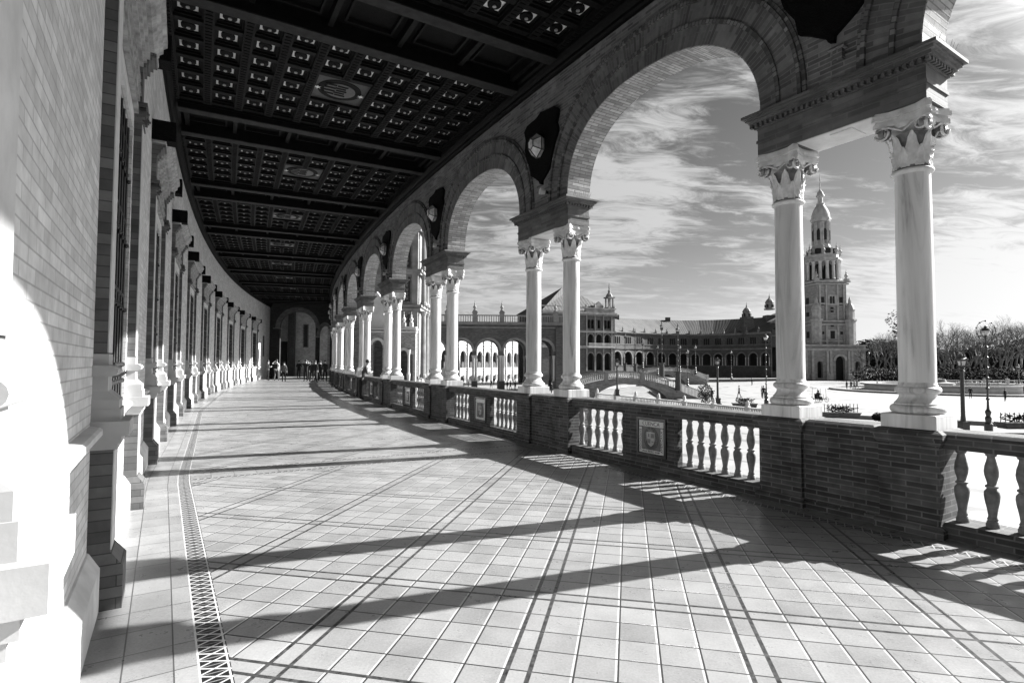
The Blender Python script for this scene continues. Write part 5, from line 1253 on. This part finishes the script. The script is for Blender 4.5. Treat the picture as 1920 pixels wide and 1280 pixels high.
def tall_lamp(h, label, px, Y, zb=PZ, style='globe', ped=0, ring=True, group='tall lamp posts'):
    x = X_(px, Y); t = thing('street_lamp', label, 'street lamp', (x, Y, zb), 0, group)
    b0 = ped
    if ped: mb = MB(); mb.lathe([(.42, 0), (.40, .1), (.36, ped-.25), (.46, ped-.15), (.46, ped)], 12); mb.build('drum_base', M['iron_post'], t)
    else: mb = MB(); mb.lathe([(.26, 0), (.26, .5), (.17, .62), (.21, .95), (.13, 1.1), (.2, 1.4), (.09, 1.6)], 10); mb.build('base', M['iron_post'], t); b0 = 1.6
    prof = [(.09, b0)]; n = 7
    for k in range(1, n):
        z = lerp(b0, h-1.1, k/n); prof += [(.065, z-.12), (.12, z-.06), (.12, z+.03), (.065, z+.1)]
    prof += [(.05, h-1.05), (.12, h-.98)]
    mb = MB(); mb.lathe(prof, 8); mb.build('shaft', M['iron_post'], t)
    if style == 'globe':
        mb = MB(); mb.lathe([(.30, h-.62), (.26, h-.55), (.22, h-.46), (.10, h-.40), (.12, h-.32), (.04, h-.25)], 10)
        R_ = .72
        if ring: mb.tube([(R_*cos(a), 0, h-.62+R_*sin(a)) for a in [-.6+(pi+1.2)*k/24 for k in range(25)]], .022, 4)
        for k in range(7 if ring else 0): a = -.35+(pi+.7)*k/6; mb.sphere((R_*cos(a), 0, h-.62+R_*sin(a)), .07, 6)
        mb.tube([(-.55, 0, h-1.0), (0, 0, h-1.1), (.55, 0, h-1.0)], .03, 4); hd = mb.build('scrolled_head', M['iron_post'], t)
        mb = MB(); mb.sphere((0, 0, h-.74), .24, 10); mb.build('globe', M['lamp_glass'], hd)
    else:
        mb = MB(); mb.lathe([(.16, h-1.0), (.24, h-.95), (.30, h-.38), (.36, h-.34), (.16, h-.12), (.05, h+.05), (.09, h+.12), (.02, h+.5)], 6, ph=.3)
        hd = mb.build('lantern_frame', M['iron_post'], t)
        mb = MB(); mb.lathe([(.215, h-.92), (.285, h-.42)], 6, ph=.3); v_ = mb.build('glass', M['lamp_glass'], hd); v_.scale = (1.06, 1.06, 1)
    return t
lantern_post(5.6, 'squat black lantern on a thick square based post just right of the nearest marble column', 1803, 40, thick=1.05)
tall_lamp(8.0, 'tall slender black lamp post with scrolled ring head, near the right edge', 1850, 40.5)
lantern_post(5.6, 'black lantern post standing on the plaza beside the low flower box', 1345, 66, thick=1.0)
lantern_post(4.3, 'black lantern post rising from the canal balustrade before the bridge', 1157, 64, zb=PZ+1.1, thick=.8)
tall_lamp(8.7, 'slender lamp post with a pale globe just left of a marble column on the plaza', 1436, 66, ring=False)
tall_lamp(8.7, 'tall lantern on a black drum base at the right end of the near bridge', 1271, 75.7, zb=dk(X_(1271, 75.7)), style='lantern', ped=2.6, group='tall lanterns at the bridge ends')
tall_lamp(8.7, 'tall lantern on a black drum base second from the right behind the near bridge', 1241, 88, zb=-.7, style='lantern', ped=2.5, group='tall lanterns at the bridge ends')
tall_lamp(8.7, 'tall lantern behind the near bridge parapet, third from the right', 1191, 112, zb=Z_(1191, 700, 112), style='lantern', ped=2, group='tall lanterns at the bridge ends')
tall_lamp(8.7, 'tall lantern farthest left behind the near bridge parapet', 1172, 126, zb=Z_(1172, 697, 126), style='lantern', ped=2, group='tall lanterns at the bridge ends')
for px, Y, top, bot, lab in ((1205, 128, 640, 692, 'thin far lamp post between the two left lanterns of the bridge'), (1233, 122, 648, 704, 'thin far lamp post left of the second drum based lantern'), (1275, 120, 648, 700, 'thin far lamp post touching the right drum based lantern'), (1289, 100, 656, 726, 'thin lamp post right of the drum based lantern, over the ramp'), (1304, 118, 648, 702, 'thin far lamp post over the small bridge'), (1371, 150, 658, 711, 'lone thin lamp post at the far edge of the plaza before the long arcade'), (1629, 160, 660, 712, 'thin lamp post at the foot of the tower, left of the bare trees'), (1909, 120, 681, 728, 'short globe lamp at the right edge of the photo')):
    zb = Z_(px, bot, Y); tall_lamp((bot-top)*Y/F, lab, px, Y, zb=zb, style='lantern' if 'globe' not in lab else 'globe', ring=False, group='far lamp posts')
# ------------------------------------------------------------------ fountain
FX, FY = X_(1795, 96), 100.0
t = thing('fountain', 'wide low round stone fountain with a stepped kerb in the middle of the plaza', 'fountain', (FX, FY, PZ))
mb = MB(); mb.lathe([(17.6, 0), (17.6, .30), (16.9, .34), (16.9, .05)], 72); mb.build('outer_kerb', M['stone_far'], t)
mb = MB(); mb.lathe([(12.2, 0), (12.2, .25), (11.6, .4), (11.7, .9), (12.4, 1.25), (12.4, 1.42), (11.8, 1.42), (11.6, .9), (11.6, .7), (.5, .7)], 72); mb.build('basin', M['stone_basin'] if 'stone_basin' in M else M['white_far'], t)
mb = MB(); mb.lathe([(2.4, .7), (2.2, 1.5), (1.0, 1.7), (.8, 2.2)], 24); mb.build('centre_bowl', M['stone_far'], t)
# ------------------------------------------------------------------ low plants, planters, railings
def bush_mesh(r, hh, n, leaf_=.12, seed=1):
    rnd = random.Random(seed); mb = MB()
    for k in range(n):
        a, b = rnd.uniform(0, 2*pi), rnd.uniform(-1, 1); rr = rnd.random()**.4; u = sqrt(1-b*b)
        c = Vector((cos(a)*u*r*rr, sin(a)*u*r*rr, hh*.5+b*hh*.5*rr)); lump = 1+.25*noise.noise(c*2.3/max(r, .5)+Vector((seed, 0, 0))); c = Vector((c.x*lump, c.y*lump, c.z*lump))
        d1 = Vector((rnd.uniform(-1, 1), rnd.uniform(-1, 1), rnd.uniform(-1, 1))).normalized()*leaf_; d2 = d1.orthogonal().normalized()*leaf_*.6
        mb.add([c-d1, c+d2, c+d1, c-d2], [(0, 1, 2, 3)])
    return mb
def planter(label, px, Y, w, kind):
    x = X_(px, Y); t = thing('planter', label, 'planter', (x, Y, PZ), 0, 'planters on the plaza'); mb = MB()
    mb.frus(0, 0, 0, .40, w/2*.92, .45, w/2, .5); mb.box(-w/2-.05, w/2+.05, -.55, .55, .40, .48); mb.build('trough', M['brick_far'], t)
    bush_mesh(w*.42, .7, 260, .12, 5).build('plants', M['foliage'], t).location = (0, 0, .42)
    if kind == 'rail':
        mb = MB(); k = -w/2
        while k <= w/2: mb.box(k-.02, k+.02, -.02, .02, .45, 1.15); mb.sphere((k, 0, 1.2), .05, 6); k += w/9
        mb.box(-w/2, w/2, -.015, .015, .8, .84); mb.build('railing', M['iron'], t)
planter('long stone planter of dark plants beside the lantern post and the near bridge', 1395, 61, 2.4, 'x')
planter('railed flower bed between the two nearest marble columns', 1575, 50, 3.0, 'rail')
planter('railed flower bed at the right edge behind the balustrade', 1912, 42, 3.2, 'rail')
for px, Y, r, hh, lab in ((1322, 66, .9, 2.6, 'leafy shrub growing at the foot of the bridge ramp'), (1487+158, 47, .5, .7, 'small dark bush just left of the nearest marble column plinth')):
    x = X_(px, Y); t = thing('shrub', lab, 'shrub', (x, Y, PZ)); bush_mesh(r, hh, 900, .10, int(px)).build('leaves', M['foliage'], t)
    mb = MB(); mb.tube([(0, 0, 0), (.05, 0, hh*.6)], .05, 5); mb.build('stem', M['bark'], t)
# ------------------------------------------------------------------ trees
def bare_tree_mesh(seed, hh=13.0):
    rnd = random.Random(seed); tr = MB(); tw_ = MB()
    def grow(p, d, L_, r, lv):
        pts = [p]; q = p
        for k in range(3):
            d = (d+Vector((rnd.uniform(-1, 1), rnd.uniform(-1, 1), rnd.uniform(-.5, .8)))*.16).normalized(); q = q+d*L_/3; pts.append(q)
        (tr if lv < 3 else tw_).tube(pts, [lerp(r, r*.62, k/3) for k in range(4)], 6 if lv < 2 else 3)
        if lv >= 7: return
        for k in range(rnd.choice((2, 3, 3)) if lv < 5 else rnd.choice((2, 3))):
            a = rnd.uniform(0, 2*pi); sp = rnd.uniform(.35, .85) if lv else rnd.uniform(.3, .6)
            o = d.orthogonal().normalized(); o = Matrix.Rotation(a, 3, d) @ o
            nd = (d*cos(sp)+o*sin(sp)+Vector((0, 0, .18))).normalized(); grow(q if k else pts[2], nd, L_*rnd.uniform(.62, .82), r*.58, lv+1)
    grow(Vector((0, 0, 0)), Vector((0, 0, 1)), hh*.27, hh*.022, 0)
    return tr, tw_
protos = []
for k in range(3):
    tr, tw_ = bare_tree_mesh(11+k); root = thing('bare_tree', '', 'tree'); a = tr.build('trunk', M['bark'], root); b = tw_.build('crown', M['twig'], root); protos.append(root)
used = set(); rnd = random.Random(4)
TR = [(1640, 148, 1.0), (1655, 165, 1.1), (1672, 150, .95), (1690, 168, 1.15), (1712, 152, 1.05), (1735, 160, 1.2), (1752, 146, 1.0), (1770, 166, 1.25), (1786, 150, 1.1), (1808, 158, 1.25), (1826, 143, 1.05), (1840, 165, 1.3), (1858, 150, 1.1), (1876, 160, 1.35), (1893, 145, 1.15), (1912, 155, 1.35), (1930, 148, 1.2), (1960, 150, 1.2), (1647, 176, 1.05), (1680, 178, 1.1), (1722, 177, 1.15), (1762, 176, 1.2), (1798, 175, 1.25), (1818, 172, 1.2), (1850, 176, 1.3), (1884, 172, 1.3), (1904, 178, 1.4), (1780, 140, .9)]
for j, (px, Y, s_) in enumerate(TR):
    k = j % 3; o = protos[k] if k not in used else copy_tree(protos[k]); used.add(k)
    o.location = (X_(px, Y), Y, PZ); o.rotation_euler = (0, 0, rnd.uniform(0, 6)); o.scale = (s_*1.2, s_*1.2, s_*rnd.uniform(1.1, 1.3))
    tag(o, 'bare winter tree with pale trunk and fine twigs in the row beyond the plaza', 'tree', 'bare trees beyond the plaza')
evp = []
for k in range(2):
    root = thing('evergreen_tree', '', 'tree'); bush_mesh(5.2, 9.5, 2600, .38, 31+k).build('crown', M['foliage'], root).location = (0, 0, 2.2)
    mb = MB(); mb.tube([(0, 0, 0), (.2, 0, 5)], [.3, .18], 6)
    for a in range(5): mb.tube([(.15, 0, 3.5), (2.5*cos(a*1.3), 2.5*sin(a*1.3), 7)], [.14, .05], 5)
    mb.build('trunk', M['bark'], root); evp.append(root)
used = set()
EV = [(1622, 186, .95), (1640, 192, 1.0), (1660, 184, .95), (1685, 190, .9), (1712, 186, .8), (1742, 190, .8), (1775, 185, .75), (1806, 190, .85), (1838, 184, .8), (1866, 190, .95), (1895, 185, .9), (1925, 188, 1.0), (1965, 188, 1.0)]
for j, (px, Y, s_) in enumerate(EV):
    k = j % 2; o = evp[k] if k not in used else copy_tree(evp[k]); used.add(k)
    o.location = (X_(px, Y), Y, PZ); o.rotation_euler = (0, 0, rnd.uniform(0, 6)); o.scale = (s_*1.5, s_*1.5, s_*1.12)
    tag(o, 'dark dense evergreen tree behind the bare trees', 'tree', 'dark evergreens behind the bare trees')
t = thing('tall_tree', 'sparse tall tree with clumped leaves peeping out left of the nearest marble column', 'tree', (X_(1684, 140), 140, PZ)); bush_mesh(2.6, 7.5, 260, .34, 77).build('crown', M['foliage'], t).location = (0, 0, 11.5)
mb = MB(); mb.tube([(0, 0, 0), (.4, 0, 7), (0, 0, 15)], [.35, .25, .08], 6); mb.build('trunk', M['bark'], t)
# hedge and low pale wall behind the fountain
for j in range(11):
    px = 1630+j*33; Y = 137; o = bush_mesh(4.2, 4.4, 1300, .26, 90+j).build('hedge', M['foliage'], loc=(X_(px, Y), Y, PZ)); tag(o, ('dark hedge under the bare trees, %s from the tower side' % ('first', 'second', 'third', 'fourth', 'fifth', 'sixth', 'seventh', 'eighth', 'ninth', 'tenth', 'last')[j]), 'hedge', 'hedges along the far side of the plaza')
x0, x1 = X_(1720, 126), X_(1990, 126); t = thing('park_wall', 'low pale wall with posts running in front of the bare trees', 'wall', ((x0+x1)/2, 126, PZ)); mb = MB(); mb.box(x0, x1, 126, 126.4, PZ, PZ+.7); mb.box(x0, x1, 125.95, 126.45, PZ+1.15, PZ+1.3)
k = x0
while k < x1: mb.box(k-.25, k+.25, 125.9, 126.5, PZ, PZ+1.7); k += 5.2
mb.build('rails_and_posts', M['white_far'], t, org=((x0+x1)/2, 126, PZ))
t = thing('far_kiosk', 'small white market kiosk with a flat canopy before the gate building', 'kiosk', (X_(1605, 156), 156, PZ)); mb = MB(); mb.box(-.9, .9, -.5, .5, 0, 1.2); mb.build('counter', M['white_far'], t); mb = MB(); mb.box(-1.9, 1.9, -.9, .9, 1.9, 2.02); 
for a in (-.85, .85): mb.box(a-.05, a+.05, -.05, .05, 1.2, 1.9)
mb.build('canopy', M['white_far'], t)
# ------------------------------------------------------------------ people
def person(label, x, y, z, heading, h=1.72, pose='stand', top='cloth_dark', legs='cloth_dark', step=.0, lean=0, bag=False, group=None, hi=True, arms=None):
    t = thing('person', label, 'person', (x, y, z), heading, group); k = h/1.72
    J = {}; E_ = []
    def j(n, p, r): J[n] = (Vector(p)*k, r*k)
    hipz = .93; sh = Vector((0, lean*.45, 0)); 
    if pose == 'sit': hipz = .48
    j('pel', (0, 0, hipz), .135); j('wa', sh*.4+Vector((0, 0, hipz+.17)), .12); j('ch', sh*.85+Vector((0, 0, hipz+.40)), .145); j('nk', sh*1.15+Vector((0, 0, hipz+.56)), .062)
    j('hd', sh*1.3+Vector((0, .02, hipz+.66)), .088); j('ht', sh*1.35+Vector((0, .015, hipz+.76)), .075)
    for sg, n in ((-1, 'l'), (1, 'r')):
        fy = sg*step
        j('hp'+n, (sg*.09, 0, hipz-.05), .095)
        if pose == 'sit': j('kn'+n, (sg*.12, .42, hipz), .065); j('an'+n, (sg*.12, .42, .08), .042); j('to'+n, (sg*.13, .58, .03), .038)
        else: j('kn'+n, (sg*.10, fy*.5+.03*(abs(step) > 0), .49), .065); j('an'+n, (sg*.10, fy-(.05 if fy < 0 else 0), .08+(.04 if fy < -.1 else 0)), .042); j('to'+n, (sg*.11, fy+.14, .03), .036)
        sp = sh*.95+Vector((sg*.175, 0, hipz+.47)); J['sh'+n] = (sp*k, .062*k)
        A = (arms or {}).get(n, 'down')
        if A == 'down': e, w_ = sp+Vector((sg*.06, -.02-fy*.3, -.28)), sp+Vector((sg*.07, .06-fy*.6, -.52))
        elif A == 'up': e, w_ = sp+Vector((sg*.20, .06, .03)), sp+Vector((sg*.03, .14, .20))
        elif A == 'fold': e, w_ = sp+Vector((sg*.08, .03, -.26)), sp+Vector((-sg*.06, .24, -.18))
        elif A == 'fwd': e, w_ = sp+Vector((sg*.04, .16, -.22)), sp+Vector((-sg*.02, .38, -.10))
        J['el'+n] = (e*k, .045*k); J['wr'+n] = (w_*k, .032*k); J['hn'+n] = ((w_+(w_-e).normalized()*.09)*k, .034*k)
    ch = [('pel', 'wa'), ('wa', 'ch'), ('ch', 'nk'), ('nk', 'hd'), ('hd', 'ht')]
    for n in 'lr': ch += [('pel', 'hp'+n), ('hp'+n, 'kn'+n), ('kn'+n, 'an'+n), ('an'+n, 'to'+n), ('ch', 'sh'+n), ('sh'+n, 'el'+n), ('el'+n, 'wr'+n), ('wr'+n, 'hn'+n)]
    names = list(J); me = bpy.data.meshes.new('tmp'); me.from_pydata([J[n][0] for n in names], [(names.index(a), names.index(b)) for a, b in ch], []); tmp = bpy.data.objects.new('tmp', me); COL.objects.link(tmp)
    sk = tmp.modifiers.new('skin', 'SKIN'); sk.use_smooth_shade = True
    for i, n in enumerate(names): r = J[n][1]; me.skin_vertices[0].data[i].radius = (r*(1.25 if n in ('ch', 'pel', 'wa') else 1), r*(.8 if n in ('ch', 'wa') else 1)); me.skin_vertices[0].data[i].use_root = (n == 'pel')
    sb = tmp.modifiers.new('sub', 'SUBSURF'); sb.levels = 1; sb.render_levels = 1
    bpy.context.view_layer.update(); bm_ = bpy.data.meshes.new_from_object(tmp.evaluated_get(bpy.context.evaluated_depsgraph_get())); bpy.data.objects.remove(tmp); bm_.name = 'body'
    for m in (M['skin'], M[top], M[legs], M['cloth_dark']): bm_.materials.append(m)
    hands = [J['wr'+n][0] for n in 'lr']
    for p in bm_.polygons:
        c = p.center/k; p.use_smooth = True
        nearhand = min((p.center-q).length for q in hands) < .10*k
        if c.z > hipz+.555 or nearhand: p.material_index = 0
        elif c.z > hipz-.04: p.material_index = 1
        elif c.z > .085: p.material_index = 2
        else: p.material_index = 3
        if pose == 'sit' and c.y > .1 and c.z < hipz+.12 and not nearhand: p.material_index = 2
    o = bpy.data.objects.new('body', bm_); COL.objects.link(o); o.parent = t
    hm = MB(); hp = J['ht'][0]; hm.lathe([(.001, hp.z-.07*k), (.082*k, hp.z-.06*k), (.098*k, hp.z), (.085*k, hp.z+.055*k), (.04*k, hp.z+.09*k), (.001, hp.z+.097*k)], 10, hp.x, hp.y-.018*k); hm.build('hair', M['hair'], t, smooth=60)
    if bag: bg_ = MB(); bg_.box(-.15*k, .15*k, (-.30+lean*.3)*k, (-.13+lean*.3)*k, (hipz+.08)*k, (hipz+.48)*k); bg_.build('backpack', M[bag], t)
    return t
def ppl(label, px, py, heading, **kw):        # standing on the gallery floor at the foot pixel
    d = ray(px, py); k = -H/d.z; return person(label, d.x*k, d.y*k, 0, heading, **kw)
ppl('person in a pale top by the left wall at the far end, reading a phone', 502, 713.5, -.9, top='cloth_mid', legs='cloth_dark', arms={'l': 'fold', 'r': 'fold'}, h=1.75)
ppl('person with white hat and dark backpack walking away at the far left', 518, 714, .1, top='cloth_light', legs='cloth_mid', step=.16, bag='cloth_dark', arms={'l': 'up', 'r': 'down'}, h=1.82)
ppl('person in a grey coat striding beside the one with the white hat', 532, 715.5, .3, top='cloth_mid', legs='cloth_dark', step=.22, h=1.62)
ppl('person in black standing apart in front of the slit window wall', 560, 709.5, 0, top='cloth_dark', legs='cloth_dark', h=1.78, arms={'l': 'fold', 'r': 'fold'})
ppl('person in black holding both hands up to the head', 573, 715, pi, top='cloth_dark', legs='cloth_dark', h=1.8, step=.05, arms={'l': 'up', 'r': 'up'})
ppl('person in dark clothes walking away, left one of the close pair', 584, 716, 0, top='cloth_dark', legs='cloth_dark', step=.14, h=1.7)
ppl('person in dark jacket with pale sleeve, right one of the close pair', 590.5, 716, 0, top='cloth_dark', legs='cloth_mid', step=.1, h=1.75)
ppl('person in a dark jacket walking away near the far columns', 609, 715, .1, top='cloth_dark', legs='cloth_dark', step=.18, h=1.78, arms={'l': 'down', 'r': 'down'})
ppl('person in dark clothes half hidden behind the pair walking away', 580, 713, .4, top='cloth_dark', legs='cloth_dark', h=1.66)
ppl('person in black standing close behind the one with raised hands', 577, 712, 1, top='cloth_dark', legs='cloth_dark', h=1.75)
ppl('person in black stepping out between the close pair and the columns', 600, 714, .3, top='cloth_dark', legs='cloth_dark', step=.12, h=1.72)
ppl('person in dark clothes far off under the small end arch', 598, 710, 2.8, top='cloth_mid', legs='cloth_dark', h=1.7)
d = G((21.0, .48, 0)); tp = person('person in dark trousers bending over the balustrade, pale bag on the back', d[0], d[1], 0, GA(21)+pi, h=1.72, top='cloth_mid', legs='cloth_dark', lean=.5, arms={'l': 'fold', 'r': 'fold'}, bag='cloth_light')
def pp2(label, px, py, heading, **kw):       # on the plaza
    d = ray(px, py); k = (PZ-H)/d.z; return person(label, d.x*k, d.y*k, PZ, heading, **kw)
grp = 'people on the plaza'
pp2('person walking alone across the bright plaza left of the slender lamp post', 1386, 745.5, 1.4, top='cloth_mid', legs='cloth_dark', step=.22, group=grp)
pp2('person at the foot of the slender globe lamp post', 1432, 747, 2.6, top='cloth_dark', legs='cloth_mid', group=grp, h=1.75)
pp2('another person touching the same lamp post from the left', 1429, 746, -2.6, top='cloth_light', legs='cloth_dark', group=grp, h=1.65)
for k, (px, py, lab, tp_, hd) in enumerate(((1588, 730.5, 'leftmost of the small group on the plaza right of the tower foot, dark coat', 'cloth_dark', .4), (1596, 730, 'second of the small plaza group, pale jacket', 'cloth_mid', 2), (1602, 730, 'third of the small plaza group, legs apart', 'cloth_light', -1), (1607, 728, 'rightmost of the small plaza group pushing forward', 'cloth_dark', 1.5), (1645, 729, 'lone person standing at the left rim of the fountain', 'cloth_mid', .5))):
    pp2('person, '+lab, px, py, hd, top=tp_, legs='cloth_dark', step=.12*(k % 2+.3), group=grp)
for k, (px, py, lab, hd, tp_) in enumerate(((1793, 738, 'partly hidden behind the squat black lantern post', 2, 'cloth_dark'), (1839, 738, 'left one of the pair beside the tall slender lamp post', .5, 'cloth_dark'), (1844, 738, 'right one of the pair beside the tall slender lamp post', 1.5, 'cloth_mid'), (1856, 738, 'first to the right of the tall slender lamp post', -1, 'cloth_dark'), (1865, 738, 'stepping out second to the right of the tall lamp post', 1.4, 'cloth_dark'), (1872, 738, 'third to the right of the tall lamp post', .4, 'cloth_dark'), (1891, 734, 'standing alone right of the fountain', 0, 'cloth_dark'), (1907, 735, 'near the right edge of the photo by the short globe lamp', 2, 'cloth_dark'))):
    pp2('person in dark clothes '+lab, px, py, hd, top=tp_, legs='cloth_dark', step=.14*(k % 2), group='people beside the fountain')
for k, (px, py, lab, hd, tp_, ar) in enumerate(((870, 727, 'walking just right of the white column base of the third pair', 1.5, 'cloth_dark', {}), (878, 728, 'striding right behind the one near the third pair', 1.5, 'cloth_dark', {}), (921, 728, 'raising an arm between two portico piers', 2.6, 'cloth_dark', {'r': 'up'}), (944, 730.5, 'left one of the tight dark group under the portico', 0, 'cloth_dark', {}), (951, 731.5, 'middle one of the tight dark group under the portico', 1, 'cloth_dark', {}), (957, 731, 'right one of the tight dark group under the portico', 2, 'cloth_dark', {}), (966, 731.5, 'holding both hands to the head under the portico', pi, 'cloth_dark', {'l': 'up', 'r': 'up'}), (1034, 737, 'in black between the two columns of the second pair', .4, 'cloth_dark', {}))):
    pp2('person '+lab, px, py, hd, top=tp_, legs='cloth_dark', step=.1*(k % 3), arms=ar, group='people by the portico')
for k, (px, py, lab, hd) in enumerate(((1505, 716, 'small and alone between the wing and the tower foot', 1), (1650, 722, 'walking left of the fountain kerb, tiny', .3), (1735, 757, 'walking on open paving between the nearest column and the lantern post', 1.1), (1820, 747, 'between the squat lantern post and the tall lamp post', 2.1), (1885, 752, 'right of the tall lamp post on open paving', .2), (1410, 722, 'far off over the flower box before the long arcade', 1.7), (1212, 711, 'on the far side of the canal below the second lantern', 1), (1335, 752, 'crouched dark by the foot of the bridge ramp', 2), (1560, 712, 'small and far off in front of the gate building left door', 0), (1664, 716, 'far off just left of the nearest marble column shaft', 1), (1700, 713, 'far off behind the fountain, left of the pair there', 2), (1772, 716, 'sitting far off on the park wall behind the fountain', .4), (1780, 716, 'beside the one on the park wall behind the fountain', 2.2), (1921, 742, 'cut by the right edge of the photo', 1.2))):
    pp2('person in dark clothes '+lab, px, py, hd, top='cloth_dark', legs='cloth_dark', h=1.68, group=grp)
rnd = random.Random(9)
for k, px in enumerate((866, 889, 904, 912, 926, 938, 962, 974, 983)):
    d_ = at(px, 712+rnd.uniform(-1.5, 2), 118+rnd.uniform(0, 8)); person('tiny far person before the white sunlit arcade, %s from the left' % ('first', 'second', 'third', 'fourth', 'fifth', 'sixth', 'seventh', 'eighth', 'last')[k], d_.x, d_.y, PZ, rnd.uniform(0, 6), top=rnd.choice(('cloth_dark', 'cloth_mid')), h=1.7, step=.1, group='tiny people before the white arcade')
# pedal cart with a canopy
q = ray(1536, 754); k = (PZ-H)/q.z; t = thing('pedal_cart', 'four wheeled pedal cart with a small canopy carrying two riders across the plaza', 'pedal cart', (q.x*k, q.y*k, PZ), .3)
for sx in (-.75, .75):
    for sy in (-.45, .45):
        mb = MB(); n = 16; mb.tube([(sx+.32*cos(2*pi*i/n), sy, .34+.32*sin(2*pi*i/n)) for i in range(n+1)], .025, 5)
        for i in range(4): mb.tube([(sx-.3*cos(pi*i/4), sy, .34-.3*sin(pi*i/4)), (sx+.3*cos(pi*i/4), sy, .34+.3*sin(pi*i/4))], .008, 4)
        mb.build('wheel', M['iron'], t)
mb = MB(); mb.box(-.8, .8, -.4, .4, .42, .50)
for sx in (-.7, .7):
    for sy in (-.42, .42): mb.tube([(sx, sy, .5), (sx*.9, sy, 1.85)], .02, 4)
mb.tube([(.5, -.2, .5), (.45, -.2, 1.05)], .02, 4); mb.build('frame', M['iron'], t)
mb = MB(); mb.box(-.3, 0, -.4, .4, .5, .72); mb.box(-.36, -.3, -.4, .4, .6, 1.1); mb.build('bench_seat', M['cloth_dark'], t)
mb = MB(); mb.frus(0, 0, 1.85, 1.92, .95, .6, .85, .5); mb.build('canopy', M['cloth_light'], t)
cx, cy = q.x*k, q.y*k
for sg, lab in ((-1, 'rider on the pedal cart, nearer seat'), (1, 'rider on the pedal cart, farther seat')):
    person('seated '+lab, cx-.12*cos(.3)-sg*.2*sin(.3)*-1, cy+sg*.2, PZ+.26, .3-pi/2, h=1.65, pose='sit', top='cloth_mid' if sg < 0 else 'cloth_dark', arms={'l': 'fwd', 'r': 'fwd'})
